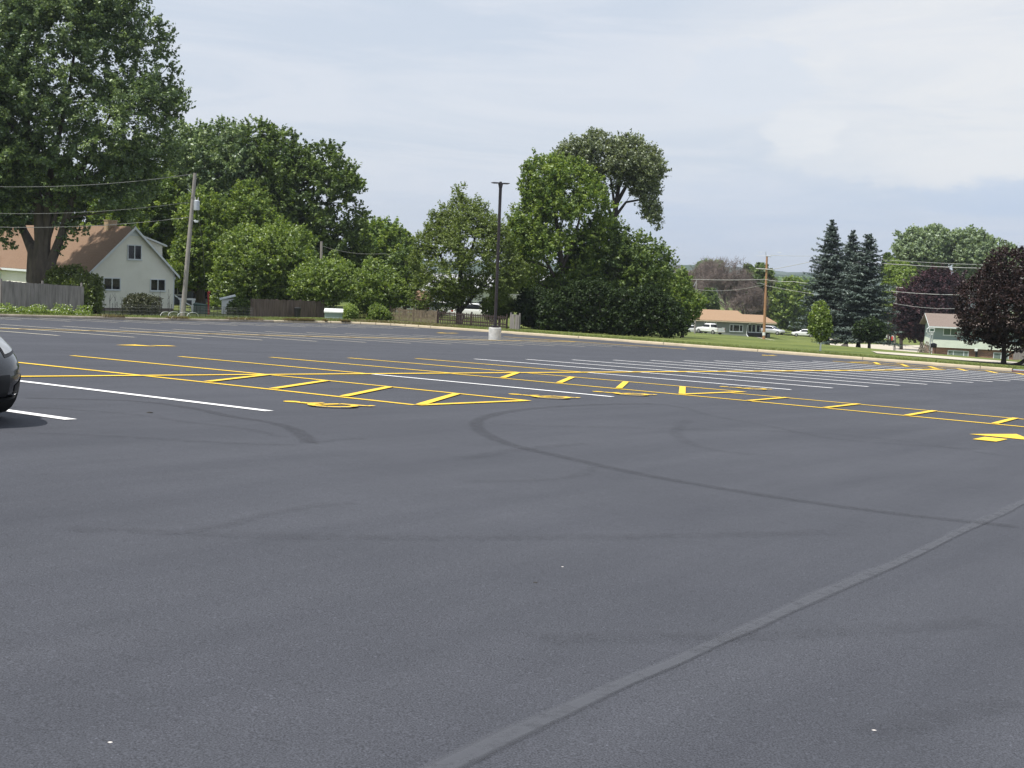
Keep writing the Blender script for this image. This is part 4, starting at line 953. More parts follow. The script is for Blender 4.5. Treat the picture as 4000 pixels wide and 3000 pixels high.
# big brown pole on the right lawn
D2=176;b0_=pt(2984,1325,D2);b=np.array([b0_[0],D2,b0_[2]]);t=pt(2996,1000,D2)
BP=empty('utility_pole',b,'tall brown utility pole with two crossarms on the lawn','utility pole');q=MB();q.tube([b-np.array([0,0,1.]),b*.5+t*.5,t],[.20,.17,.13],12);q.build('pole',M['poleb'],BP)
q=MB();a=pt(2953,1049,D2-.2);e=pt(3016,1053,D2-.2);q.tube([a,e],.07,6);q.build('crossarm',M['basec'],BP)
q=MB();q.tube([pt(2990,1000,D2-.1),pt(3012,1003,D2-.1),pt(3012,996,D2-.1)],.05,6);q.tube([pt(2993,1000,D2),pt(2991,984,D2)],.05,6);q.build('pole_top_bracket',M['metal'],BP)
q=MB();q.tube([pt(2952,999,D2-.1),pt(3055,998,D2-.1)],.018,5);q.tube([pt(2962,986,D2-.1),pt(2980,984,D2-.1)],.02,5);q.tube([pt(3038,986,D2-.1),pt(3050,987,D2-.1)],.03,5);q.build('insulator_arm',M['whitew'],BP)
q=MB();q.tube([pt(2988,1110,D2-.2),pt(2975,1107,D2-.4),pt(2966,1106,D2-.5)],.035,6);c=pt(2962,1106,D2-.5);q.add([c+np.array(v) for v in ((-.22,-.15,.06),(.2,-.15,.05),(.2,.15,.05),(-.22,.15,.06),(-.18,-.1,-.06),(.05,-.1,-.08),(.05,.1,-.08),(-.18,.1,-.06))],[(0,1,2,3),(7,6,5,4),(0,4,5,1),(1,5,6,2),(2,6,7,3),(3,7,4,0)]);q.build('street_light',M['metal'],BP)
q=MB();q.tube([pt(2984,1310,D2)-np.array([0,0,0]),pt(2984,1298,D2)],.215,12);q.build('white_band',M['whitew'],BP)
D3=205;b=pt(2714,1304,D3);b[1]=D3;t=pt(2721,1092,D3);GP=empty('utility_pole',b,'thin grey utility pole left of the white pickup truck','utility pole')
q=MB();q.tube([b-np.array([0,0,.6]),t],[.15,.10],9);q.build('pole',M['polew'],GP);q=MB();q.tube([pt(2720,1098,D3),pt(2710,1118,D3)],.04,5);q.tube([pt(2712,1232,D3-.1),pt(2700,1225,D3-.1)],.03,5);q.build('brace',M['metal'],GP)
D4=205;b=xy(3493,D4);t=pt(3504,1120,D4);CP=empty('utility_pole',b,'light wooden pole with one crossarm before the purple maple','utility pole')
q=MB();q.tube([b-np.array([0,0,.3]),b*.5+t*.5,t],[.19,.16,.13],10);q.build('pole',M['polew'],CP);q=MB();q.tube([pt(3491,1122,D4-.2),pt(3536,1125,D4-.2)],.06,5);q.build('crossarm',M['basec'],CP)
G2='overhead wires on the right'
wire('upper of the two wires strung across the spruces',[(3012,997,D2),(3210,1000,170),(3560,1021,150),(3850,1034,130),(4300,1052,105)],.022,.05,G2)
wire('lower of the two wires strung across the spruces',[(3016,1052,D2),(3212,1012,170),(3560,1036,150),(3850,1048,130),(4300,1068,105)],.036,.05,G2)
wire('wire crossing the middle of the spruces and the purple maple',[(2988,1092,D2),(3100,1100,172),(3300,1118,165),(3480,1137,155),(3750,1152,140),(4300,1182,112)],.034,.1,G2)
wire('lowest wire in front of the purple maple',[(2988,1115,D2),(3480,1182,155),(3750,1205,140),(4300,1240,112)],.022,.25,G2)
wire('wire running left from the brown pole across the bare trees',[(2988,1091,D2),(2720,1091,D3),(2500,1088,240)],.035,.1,G2)
wire('faint beaded wire below it in front of the bare trees',[(2986,1111,D2),(2720,1130,D3)],.02,.5,G2)
wire('thin guy wire from the crossarm of the brown pole',[(3016,1050,D2),(3090,1078,200)],.012,.1,G2)
# ------------------------------------------------------------ vehicles
def vehicle(name,label,cat,pos,heading,lv,L,Wd,paint,wr=.33,axles=(.2,.8),cabin=None,glass=(),extras=(),seg=64,levels=26,n=4.6):
    """body as stacked rounded outlines; lv rows: (z, nose inset, tail inset, half width)"""
    lv=np.array(lv,float);ex=np.array([math.cos(heading),math.sin(heading)]);fr=Fr(pos,ex);root=empty(name,pos,label,cat)
    def S(z,ph,out=0.):
        a=np.interp(z,lv[:,0],lv[:,1]);b=np.interp(z,lv[:,0],lv[:,2]);w=np.interp(z,lv[:,0],lv[:,3])
        x0=L/2-a;x1=-L/2+b;c=(x0+x1)/2;h=(x0-x1)/2
        cc=math.cos(ph);ss=math.sin(ph);return (c+(h+out)*np.sign(cc)*abs(cc)**(2/n),(w+out)*np.sign(ss)*abs(ss)**(2/n),z)
    def phs(k): return [2*math.pi*j/k for j in range(k)]
    zs=[];
    for i in range(len(lv)-1):
        m=max(1,int(round((lv[i+1,0]-lv[i,0])/.04)));zs+= [lv[i,0]+(lv[i+1,0]-lv[i,0])*j/m for j in range(m)]
    zs.append(lv[-1,0]);V=[];Fc=[]
    for z in zs:
        for p in phs(seg): V.append(S(z,p))
    for i in range(len(zs)-1):
        for j in range(seg): Fc.append((i*seg+j,i*seg+(j+1)%seg,(i+1)*seg+(j+1)%seg,(i+1)*seg+j))
    Fc.append(tuple(range(seg))[::-1]);Fc.append(tuple((len(zs)-1)*seg+j for j in range(seg)))
    q=MB(fr);q.add(V,Fc);body=q.build('body',paint,root,smooth=True)
    def patch(nm,z0,z1,p0,p1,m,out=.008,par=root,nz=8,npp=14,shape=None):
        V=[];Fc=[]
        for i in range(nz+1):
            for j in range(npp+1):
                u=j/npp;v=i/nz
                if shape: zz,pp=shape(u,v)
                else: zz=z0+(z1-z0)*v;pp=p0+(p1-p0)*u
                V.append(S(zz,pp,out))
        for i in range(nz):
            for j in range(npp): Fc.append((i*(npp+1)+j,i*(npp+1)+j+1,(i+1)*(npp+1)+j+1,(i+1)*(npp+1)+j))
        q=MB(fr);q.add(V,Fc);return q.build(nm,m,par,smooth=True)
    for a in axles:
        for s in (-1,1):
            x=L/2-a*L;w=lv[:,3].max();q=MB(fr);y0,y1=s*(w-.20),s*(w+.012)
            q.tube([(x,y0,wr),(x,y1-.02*s,wr),(x,y1,wr)],[wr,wr,wr*.93],22);wh=q.build('wheel',M['rubber'],root)
            q=MB(fr);q.tube([(x,y1-.01*s,wr),(x,y1+.006*s,wr)],[wr*.62,wr*.55],16);q.build('rim',M['rim'],wh)
    return root,fr,S,patch
PI=math.pi
# black car cut by the left edge, in its stall
cpos=AB(-9.52,-5.56+2.3);gz0=float(T(*cpos));cpos=np.array([*cpos,gz0]);hd=math.atan2(-VV[1],-VV[0])
BC,fr,S,patch=vehicle('parked_car','glossy black car nose at the left edge, parked beside the first white line','car',cpos,hd,
 [(.17,.30,.35,.78),(.22,.09,.2,.86),(.30,.02,.1,.895),(.42,.0,.03,.905),(.52,.015,.0,.91),(.60,.07,.02,.91),(.68,.17,.05,.905),(.76,.30,.09,.89),(.84,.52,.14,.87),(.90,.80,.18,.85),(.96,1.15,.25,.82),(1.02,1.50,.32,.79),(1.12,1.75,.5,.74),(1.25,2.02,.75,.68),(1.36,2.3,1.1,.61),(1.42,2.55,1.4,.5),(1.445,2.75,1.7,.3)],4.6,.9,M['carb'],wr=.32,axles=(.20,.80),n=3.4,seg=96)
nearS=1 if True else -1
for s in (1,-1):
    sh=lambda u,v,s=s:((.665+.02*u)+(.14+.05*math.sin(u*PI*.8))*v-.03*(1-u)*(1-v), s*(.26+.52*u+.05*v))
    hl=patch('headlight',0,0,0,0,M['headl'],out=.012,shape=sh,nz=8,npp=14)
    patch('lens_rim',0,0,0,0,M['blackp'],out=.006,shape=lambda u,v,s=s:(sh(-.04+1.08*u,0)[0]-.025+(.20+.05*math.sin(u*PI*.8))*v,s*(.235+.57*u+.05*v)),par=hl)
    vg=patch('fog_vent',0,0,0,0,M['blackp'],out=.006,shape=lambda u,v,s=s:(.27+.19*v*(.45+.55*u),s*(.34+.40*u)))
    patch('chrome_strip',0,0,0,0,M['chrome'],out=.013,shape=lambda u,v,s=s:(.262+.012*v+.2*0+(.0 if u<.7 else (u-.7)*.62),s*(.34+.42*min(u,.78)/.78+.004*v)),nz=2,npp=20)
patch('lower_grille',.26,.46,-.24,.24,M['blackp'],out=.006);patch('splitter',.175,.25,-1.25,1.25,M['blackp'],out=.02,nz=3,npp=40)
patch('windscreen',1.03,1.33,-.5,.5,M['glass'],out=.005);patch('rear_window',1.05,1.33,PI-.5,PI+.5,M['glass'],out=.005)
for s in (1,-1): patch('side_window',1.04,1.32,s*1.0,s*2.05,M['glass'],out=.006)
for s in (1,-1): patch('hood_line',0,0,0,0,M['blackp'],out=.003,shape=lambda u,v,s=s:(.845+.17*u,s*(.86+.12*u+.012*v)),nz=1,npp=16)
# white vehicles far off
def far_pos(px,py,D): p=pt(px,py,D);return np.array([p[0],D,p[2]])
R_,fr,S,patch=vehicle('pickup_truck','white pickup truck with dark rear window parked before the long grey house','pickup truck',far_pos(2772,1304.5,236),math.radians(128),
 [(.42,.1,.1,.9),(.55,.02,.0,.98),(.9,.0,.0,1.0),(1.06,.15,.0,1.0),(1.14,.6,1.72,.97),(1.22,1.45,1.76,.93),(1.6,1.85,1.88,.88),(1.86,2.15,1.98,.80),(1.93,2.4,2.2,.7)],5.6,1.0,M['carw'],wr=.42,axles=(.17,.8),n=7)
q=MB(fr);q.box((-2.78,-.99,.6),(-2.72,.99,1.28));q.box((-2.72,-1.0,1.0),(-.75,-.94,1.28));q.box((-2.72,.94,1.0),(-.75,1.0,1.28));tg=q.build('cargo_bed',M['carw'],R_)
q=MB(fr);q.box((-2.9,-.95,.45),(-2.78,.95,.62));q.build('bumper',M['chrome'],R_);
for s in (-1,1): q=MB(fr);q.box((-2.80,s*.93-.05,.85),(-2.775,s*.93+.05,1.2));q.build('taillight',M['redl'],R_)
q=MB(fr);q.box((-2.2,-.8,1.05),(-1.4,.2,1.4));q.build('cargo_box',M['blackp'],R_)
patch('rear_window',1.32,1.76,PI-.62,PI+.62,M['glass'],out=.02)
for s in (1,-1): patch('side_window',1.3,1.74,s*.95,s*1.95,M['glass'],out=.02)
patch('windscreen',1.3,1.76,-.6,.6,M['glass'],out=.02)
SUVL=[(.3,.2,.2,.86),(.42,.03,.05,.92),(.7,.0,.0,.93),(.86,.1,.02,.92),(.98,.75,.05,.9),(1.06,1.2,.1,.86),(1.3,1.6,.25,.8),(1.5,2.0,.45,.72),(1.58,2.3,.8,.6)]
def suv(label,pos,hd,paint,L=4.6):
    R_,fr,S,patch=vehicle('parked_car',label,'car',pos,hd,SUVL,L,.93,paint,wr=.35,axles=(.19,.8),n=5)
    for s in (1,-1):
        patch('side_window',1.08,1.46,s*.85,s*2.4,M['glass'],out=.02);patch('headlight',.7,.84,s*.2,s*.5,M['basec'],out=.02);patch('taillight',.78,.98,PI+s*.3,PI+s*.7,M['redl'],out=.02)
    patch('windscreen',1.08,1.48,-.6,.6,M['glass'],out=.02);patch('rear_window',1.08,1.44,PI-.6,PI+.6,M['glass'],out=.02);patch('bumper',.32,.5,-.6,.6,M['blackp'],out=.02);return R_
suv('white car seen from the side on the grass left of the spruces',far_pos(3136,1316,262),math.radians(176),M['carw'])
suv('silver car half hidden by the brown pole at the right end of the long house',far_pos(3018,1307,238),math.radians(-38),M['cars'],4.4)
suv('white car just left of the thin grey pole beside the pickup',far_pos(2703,1303,238),math.radians(25),M['carw'],4.2)
suv('white car mostly hidden behind the trees at the far left of the long house',far_pos(2686,1288,252),math.radians(10),M['carw'],4.2)
suv('white car seen through the leaves behind the dark picket fence',far_pos(1760,1246,118),math.radians(5),M['carw'],4.4)
suv('white car behind the pickets, left of the light pole',far_pos(1860,1255,112),math.radians(0),M['carw'],4.4)
# ------------------------------------------------------------ small things on the right
Dh=171;b=far_pos(3634,1384,Dh);BH=empty('basketball_hoop',b,'basketball hoop with white-edged board left of the split-level house','basketball hoop');s=Dh/F;fh=Fr(b,(1,0));zc=(1384-1289)*s
q=MB(fh);q.tube([(0,.4,-.3),(0,.4,zc-.3),(0,.1,zc)],.085,8);q.build('pole',M['metal'],BH)
q=MB(fh);w_,h_=.33,.26
q.box((-w_,-.03,zc-h_),(w_,.03,zc-h_+.07));q.box((-w_,-.03,zc+h_-.07),(w_,.03,zc+h_));q.box((-w_,-.03,zc-h_+.07),(-w_+.07,.03,zc+h_-.07));q.box((w_-.07,-.03,zc-h_+.07),(w_,.03,zc+h_-.07));q.build('backboard_frame',M['whitew'],BH)
q=MB(fh);q.box((-w_+.07,-.01,zc-h_+.07),(w_-.07,.01,zc+h_-.07));q.build('backboard',M['glassg'],BH)
q=MB(fh);q.tube([(.18*math.cos(t),-.25+.18*math.sin(t),zc-.22) for t in np.linspace(0,2*PI,13)],.02,5);q.build('rim',M['whitew'],BH)
q=MB(fh)
for k in range(8):
    t=k*PI/4;q.tube([(.18*math.cos(t),-.25+.18*math.sin(t),zc-.22),(.10*math.cos(t+.4),-.25+.10*math.sin(t+.4),zc-.62)],.012,4)
q.build('net',M['whitew'],BH)
def trestle(px,py,D,sc,label):
    b=far_pos(px,py,D);r=empty('trestle',b,label,'trestle','wooden A-frame trestles on the grass');f=Fr(b,(1,.1))
    for y in (0,.5):
        for sx in (-1,1): q=MB(f);q.tube([(sx*.55*sc,y-.15,0),(0,y,1.35*sc)],.045,6);q.build('leg',M['woody'],r)
        q=MB(f);q.tube([(-.33*sc,y-.09,.55*sc),(.33*sc,y-.09,.55*sc)],.035,6);q.build('crossbar',M['woody'],r)
    q=MB(f);q.tube([(0,-.1,1.35*sc),(0,.6,1.35*sc)],.05,6);q.build('ridge_bar',M['woody'],r)
trestle(3603,1380,168,1.0,'left wooden A-frame trestle on the grass beside the split-level house');trestle(3622,1377,170,1.02,'right wooden A-frame trestle, next to the hoop pole')
def ring(px,py,D,r,label):
    b=far_pos(px,py,D);f=Fr(b,(1,.1));q=MB(f);q.tube([(r*math.cos(t),0,r+r*math.sin(t)) for t in np.linspace(0,2*PI,19)],.045,6)
    for k in range(3): a=k*PI/3;q.tube([(-r*math.cos(a),0,r-r*math.sin(a)),(r*math.cos(a),0,r+r*math.sin(a))],.025,5)
    o=q.build('cart_wheel',M['woody']);o.data.transform(Matrix.Translation([-v for v in b]));o.location=b;tag(o,label,'wheel','old wooden wheels leaning by the trestles')
ring(3598,1377,166,.36,'old wooden wheel under the left trestle');ring(3627,1376,166,.34,'old wooden wheel under the right trestle')
b=far_pos(3645,1371,172);f=Fr(b,(1,0));GR=empty('covered_grill',b,'black covered grill at the left corner of the split-level house','grill')
q=MB(f);q.tube([(0,.0,.45),(0,0,.6),(0,0,.95),(0,0,1.05)],[.35,.45,.42,.15],14);q.box((-.75,-.25,.6),(-.3,.25,.66));q.build('cover',M['blackp'],GR)
for sx in (-.25,.25): q=MB(f);q.tube([(sx,0,.5),(sx*1.2,0,-.5)],.04,6);q.build('leg',M['blackp'],GR)
q=MB(Fr(far_pos(3485,1330,236)));q.tube([(0,0,-.2),(0,0,.1),(0,0,.12),(0,0,.55),(0,0,.6),(0,0,.72),(0,0,.78)],[.16,.16,.12,.12,.15,.1,.03],12);q.tube([(-.22,0,.42),(.22,0,.42)],.07,8);q.tube([(0,-.2,.42),(0,0,.42)],.08,8);tag(q.build('fire_hydrant',M['hydr']),'small red fire hydrant on the grass left of the purple maple','fire hydrant')
def blob_rock(px,py,D,r,hh,label,seed):
    R=np.random.RandomState(seed);b=far_pos(px,py,D);V=[];Fc=[];nu,nv_=18,9
    for i in range(nv_+1):
        for j in range(nu):
            t=math.pi*i/nv_;p=2*PI*j/nu;k=1+.12*math.sin(3*p+seed)+.08*math.sin(5*t+2*p);V.append((r*k*math.sin(t)*math.cos(p),r*.8*k*math.sin(t)*math.sin(p),hh*math.cos(t)*k))
    for i in range(nv_):
        for j in range(nu): Fc.append((i*nu+j,(i+1)*nu+j,(i+1)*nu+(j+1)%nu,i*nu+(j+1)%nu))
    o=mesh_obj('boulder',V,np.array(Fc),M['rock'],None,smooth=True,nv=4);o.location=b;tag(o,label,'boulder')
blob_rock(3297,1362,128,.50,.42,'big dark boulder at the foot of the middle spruce',3);blob_rock(3350,1367,128,.62,.16,'low dark rock mound at the foot of the right spruce',5)
# leaning log at the right edge
b=gp(3962,1427);q=MB();q.tube([b+np.array([-.2,0,.02]),b+np.array([.35,.1,.10]),b+np.array([.95,.3,.48]),b+np.array([1.8,.6,.62])],[.06,.12,.13,.10],8)
q.tube([b+np.array([.6,.2,.25]),b+np.array([1.1,.2,.12]),b+np.array([1.6,.3,.05])],[.08,.06,.04],7)
lg=q.build('fallen_branch',M['barkd']);tag(lg,'dark fallen branch on the grass at the right edge of the picture','branch')
# ------------------------------------------------------------ trees
G_L='trees behind the left kerb'
# big silver maple on the left: several stems rising from one stool
mp=[(-330,-300),(560,-330),(590,-60),(520,0),(600,40),(640,70),(655,110),(690,130),(655,170),(700,205),(735,225),(700,270),(720,300),(700,350),(740,390),(765,400),(740,440),(735,480),(690,490),(720,560),(700,620),(640,700),(590,780),(560,860),(480,900),(420,820),(330,790),(270,830),(240,870),(180,800),(120,840),(60,940),(10,900),(-60,930),(-300,800),(-420,300)]
tree('silver_maple_tree','huge silver maple filling the upper left, many stems behind the grey board fence','tree',150,90,mp,'silver',.25,25,88,190,holes=((190,260,12),(640,270,10)),
 stems=[[(150,9999,60),(140,1085,78),(130,980,46),(92,900,30,1),(60,800,22,2),(30,650,14,2)],[(150,9999,60),(150,1085,80),(160,950,52),(150,800,40),(120,600,30),(90,350,18),(60,100,10)],[(150,9999,60),(165,1085,70),(175,980,44),(185,850,34),(200,650,24),(260,400,16),(300,150,9)],
  [(150,9999,60),(180,1085,60),(205,1010,38),(240,920,34),(280,780,28),(330,640,20),(430,450,12)],[(165,1060,40),(190,930,20),(215,850,16),(235,740,12),(300,560,8)],[(240,920,26),(262,850,16),(280,760,12),(360,640,8)]],
 maxk=330,nl=46,csz=.33,seed=3,extra=((250,915,36),(275,880,30),(300,905,28),(228,968,22),(20,925,36),(45,960,26),(330,900,20),(6,880,40),(235,700,60),(60,700,60),(-100,700,90),(350,720,60)))
tree('maple_tree','dark tree behind the tan roof, left of its chimney','tree',180,122,[(-160,1090),(-140,700),(60,600),(250,620),(380,700),(400,880),(380,960),(200,1000),(60,1080)],'deep',.36,15,76,40,seed=101,group=G_L,maxk=150,trunk=.3,nl=14)
tree('maple_tree','dark green tree behind the gable peak of the cream house','tree',540,120,[(340,960),(360,780),(430,680),(560,640),(660,660),(700,800),(690,1000),(640,1120),(500,1020)],'maple',.34,16,70,44,seed=102,group=G_L,maxk=150,trunk=.3,nl=14)
# trees behind the pole, mid-left
tree('maple_tree','tall feathery-topped maple right behind the leaning utility pole','tree',760,124,[(640,1010),(600,820),(640,640),(690,500),(725,455),(760,500),(790,470),(830,500),(870,455),(930,480),(1000,600),(1010,800),(960,1000),(800,1090)],'silver',.34,14,78,52,seed=4,group=G_L,maxk=170,trunk=.4,nl=20)
tree('maple_tree','broad dark green maple with the domed top left of the open sky','tree',1060,128,[(860,900),(880,640),(915,500),(960,465),(1030,465),(1080,490),(1110,520),(1150,520),(1175,572),(1225,562),(1265,550),(1315,565),(1350,620),(1380,640),(1400,690),(1430,730),(1440,800),(1432,870),(1440,940),(1420,1040),(1300,1120),(1100,1140),(930,1050)],'deep',.36,15,84,74,holes=((1400,780,9),(1330,830,9)),seed=6,group=G_L,maxk=200,trunk=.5,nl=26)
tree('maple_tree','mid green maple between the leaning pole and the dark maple','tree',785,112,[(640,1090),(690,920),(700,780),(780,720),(860,760),(900,900),(870,1050),(800,1130),(700,1140)],'maple',.30,15,62,34,seed=9,group=G_L,trunk=.22,maxk=130,stems=[[(785,9999,36),(784,1150,32),(782,1020,26),(790,900,18),(800,780,10)]])
tree('maple_tree','small lighter green maple rising before the dark maple','tree',960,116,[(860,920),(880,790),(930,720),(975,700),(1020,740),(1060,800),(1100,860),(1180,930),(1100,1010),(900,1010)],'maple',.28,16,52,34,seed=11,group=G_L,maxk=110,trunk=.2)
tree('apple_tree','bright green rounded tree right of the white shed','tree',960,104,[(812,1130),(845,1060),(835,990),(870,900),(930,880),(1010,885),(1100,870),(1180,880),(1235,940),(1220,1010),(1170,1080),(1130,1160),(1040,1200),(960,1215),(880,1180),(830,1175)],'bright',.24,17,58,60,seed=12,group=G_L,maxk=140,trunk=.18,fork=(960,1140))
tree('elm_tree','shady dark tree right behind the brown board fence','tree',1120,108,[(1000,1000),(1120,960),(1230,980),(1280,1080),(1290,1180),(1180,1210),(1040,1215),(990,1120)],'deep',.26,17,52,32,seed=13,group=G_L,maxk=100,trunk=.16)
tree('tree','rounded green tree behind the bushes, left of the airy tree','tree',1530,140,[(1410,1060),(1405,920),(1430,870),(1480,862),(1530,868),(1570,890),(1610,930),(1640,1000),(1640,1120),(1540,1160),(1420,1130)],'maple',.36,15,58,34,seed=14,group=G_L,maxk=130,trunk=.3)
tree('tree','dark green tree low between the bright bushes and the airy tree','tree',1580,116,[(1500,1050),(1560,970),(1640,980),(1660,1100),(1620,1180),(1520,1180)],'deep',.28,16,46,20,seed=15,group=G_L,maxk=90,trunk=.2)
tree('large_bush','soft pale green bush above the storage bin','bush',1240,99,[(1128,1150),(1135,1090),(1150,1060),(1190,1025),(1250,1010),(1300,1020),(1360,1060),(1370,1160),(1300,1200),(1180,1200)],'bright',.20,20,44,34,seed=16,maxk=90,trunk=.08,fork=(1240,1160),group='bushes behind the left fences')
tree('large_bush','vivid green spiky bush in front of the distant pole','bush',1300,102,[(1250,1120),(1270,1040),(1290,985),(1310,975),(1330,1010),(1380,1030),(1400,1110),(1340,1160)],'bright',.20,20,34,24,seed=17,maxk=70,trunk=.08,fork=(1310,1120),group='bushes behind the left fences')
tree('large_bush','wide vivid green bush behind the faded picket fence','bush',1480,100,[(1370,1130),(1400,1050),(1430,1020),(1450,1000),(1480,1030),(1530,1050),(1580,1100),(1600,1170),(1560,1215),(1440,1225),(1370,1210)],'bright',.20,20,42,38,seed=18,maxk=90,trunk=.08,fork=(1480,1170),group='bushes behind the left fences')
tree('small_bush','small yellow-green bush right of the white-lidded bin','bush',1368,94.5,[(1342,1250),(1345,1200),(1370,1185),(1398,1205),(1400,1250)],'willow',.13,26,22,14,seed=19,maxk=40,trunk=.03,fork=(1368,1235))
tree('leafy_plant','leafy weed clump standing in the gap of the picket fences','plant',1478,95,[(1430,1252),(1445,1200),(1470,1180),(1500,1200),(1530,1225),(1525,1258)],'maple',.13,26,22,16,seed=20,maxk=40,trunk=.03,fork=(1478,1235))
# shrubs before the cream house
tree('round_shrub','tall rounded shrub hiding the left half of the cream gable wall','shrub',300,88,[(170,1110),(185,1060),(215,1035),(260,1040),(300,1035),(340,1065),(385,1070),(405,1110),(402,1190),(400,1225),(330,1232),(300,1220),(250,1180),(180,1160)],'shrub',.17,26,36,44,seed=21,maxk=90,trunk=.1,fork=(300,1160))
tree('bronze_shrub','low brownish green shrub under the right window of the cream house','shrub',560,84,[(470,1228),(485,1170),(510,1150),(560,1148),(610,1160),(630,1165),(628,1228)],'bronzeg',.12,30,22,34,seed=22,maxk=60,trunk=.05,fork=(560,1205))
tree('climbing_weeds','bushy weeds climbing the left end of the grey fence','weeds',5,77,[(-40,1210),(-30,1110),(0,1095),(35,1110),(50,1170),(40,1215)],'maple',.12,26,20,16,seed=23,maxk=40,trunk=.02,fork=(5,1190))
tree('low_shrub','dark shrub spilling over the right wall of the white shed','shrub',945,96.5,[(885,1235),(890,1190),(920,1165),(960,1170),(985,1190),(985,1240)],'deep',.18,22,26,18,seed=24,maxk=50,trunk=.04,fork=(945,1210))
tree('low_shrub','small green shrub left of the white shed in the grassy gap','shrub',845,108,[(820,1215),(822,1175),(845,1165),(862,1185),(862,1220)],'maple',.18,22,22,10,seed=25,maxk=40,trunk=.03,fork=(845,1200))
# airy locust behind the light pole
lo=[(1595,1180),(1610,1080),(1590,1010),(1620,950),(1600,930),(1650,895),(1640,870),(1680,860),(1665,830),(1690,815),(1720,830),(1705,790),(1720,765),(1740,800),(1770,770),(1760,740),(1785,700),(1800,730),(1820,690),(1832,700),(1815,760),(1850,780),(1880,755),(1885,800),(1900,780),(1915,830),(1960,840),(1990,900),(2010,960),(2060,1050),(2050,1110),(2000,1150),(1960,1200),(1900,1220),(1860,1160),(1800,1210),(1720,1240),(1680,1200),(1640,1215)]
tree('locust_tree','airy yellow-green tree with ragged top left of the light pole','tree',1792,98,lo,'locust',.15,42,40,150,holes=((1750,1000,10),(1860,1040,12),(1790,1080,12),(1840,960,8),(1700,1060,8),(1900,1150,10)),
 stems=[[(1792,9999,30),(1792,1250,26),(1796,1150,20),(1800,1050,16),(1795,900,11),(1803,760,5)],[(1794,1220,16),(1830,1180,13),(1870,1130,10),(1930,1050,7),(1960,950,4)],[(1796,1150,13),(1760,1080,9),(1720,1000,7),(1690,900,4)],[(1798,1060,11),(1840,980,8),(1870,880,5)],[(1796,1180,10),(1740,1150,8),(1680,1090,5)]],
 bark='barkd',maxk=170,nl=46,csz=.26,flat=.45,fill=.5,seed=31)
tree('small_tree','small olive green tree partly behind the light pole, above the picket fence','tree',1950,101,[(1870,1200),(1900,1160),(1960,1150),(2010,1170),(2020,1210),(1985,1245),(1900,1250)],'locust',.15,28,30,20,seed=32,maxk=60,trunk=.07,fork=(1950,1220))
tree('locust_tree','dim olive tree filling the gap between the airy tree and the big maple','tree',2060,118,[(1960,1180),(1970,1000),(1990,880),(1985,800),(2000,770),(2030,830),(2080,880),(2120,1000),(2110,1160),(2030,1220)],'locust',.2,22,48,36,seed=33,maxk=110,trunk=.2)
# big group right of the light pole
tree('maple_tree','large leafy maple right of the light pole, lighter green top','tree',2190,103,[(1975,900),(1985,790),(1995,860),(2030,800),(2030,700),(2040,640),(2090,615),(2110,600),(2180,600),(2260,620),(2300,650),(2340,690),(2385,770),(2385,840),(2390,900),(2330,980),(2350,1060),(2250,1130),(2150,1150),(2040,1120),(2000,1020)],'maple',.26,17,62,66,holes=((2215,760,9),(2215,1010,20),(2160,880,12),(2320,850,9),(2100,1050,12),(2260,880,9)),
 stems=[[(2190,9999,34),(2190,1200,28),(2195,1050,22),(2180,900,16),(2150,750,9)],[(2192,1150,18),(2150,1050,12),(2090,950,8),(2060,800,5)],[(2195,1050,14),(2240,940,10),(2280,800,7)]],seed=41,maxk=170,nl=30)
oak=[(2150,690),(2160,600),(2190,560),(2230,545),(2240,530),(2270,535),(2300,512),(2340,508),(2375,530),(2390,560),(2410,530),(2450,518),(2500,520),(2520,560),(2560,580),(2580,610),(2600,640),(2595,690),(2575,720),(2590,740),(2570,790),(2585,800),(2590,860),(2585,910),(2560,900),(2545,870),(2510,860),(2490,830),(2500,780),(2470,780),(2440,720),(2400,760),(2360,740),(2340,780),(2320,800),(2290,700),(2230,680)]
tree('oak_tree','tall see-through olive tree with dark bare limbs against the sky','tree',2400,116,oak,'oak',.24,17,42,120,holes=((2348,625,10),(2480,800,24),(2450,815,22),(2380,700,7)),
 stems=[[(2400,9999,36),(2398,1100,32),(2396,930,27),(2400,850,22),(2412,760,15),(2425,680,14),(2420,600,8)],[(2396,880,15),(2375,800,11),(2345,720,8),(2320,640,8),(2300,570,5)],[(2400,850,14),(2445,790,9),(2500,780,9),(2550,830,6)],[(2405,800,18),(2450,720,12),(2500,650,8),(2540,600,5)],[(2394,900,12),(2372,860,10),(2362,820,9),(2350,760,6)],[(2402,820,12),(2390,720,9),(2370,640,6),(2340,560,4)],[(2350,900,8),(2340,850,7),(2330,800,4)]],
 bark='barkd',maxk=150,nl=60,csz=.3,seed=42)
tree('elm_tree','broad dark dome-shaped tree below the see-through tree','tree',2460,106,[(2150,1290),(2120,1160),(2160,1060),(2220,960),(2270,880),(2320,835),(2385,835),(2440,870),(2475,905),(2510,890),(2530,915),(2560,930),(2600,960),(2630,1000),(2655,990),(2640,1050),(2620,1100),(2640,1200),(2620,1290),(2500,1305),(2300,1300)],'deep',.26,17,62,92,seed=43,maxk=170,trunk=.4,nl=22,fork=(2440,1180))
tree('maple_tree','shade-darkened understorey tree at the foot of the big maple','tree',2110,100,[(2020,1275),(2010,1200),(2040,1130),(2100,1120),(2180,1150),(2200,1220),(2190,1292),(2100,1290)],'under',.22,18,44,34,seed=44,maxk=100,trunk=.12,fork=(2110,1220))
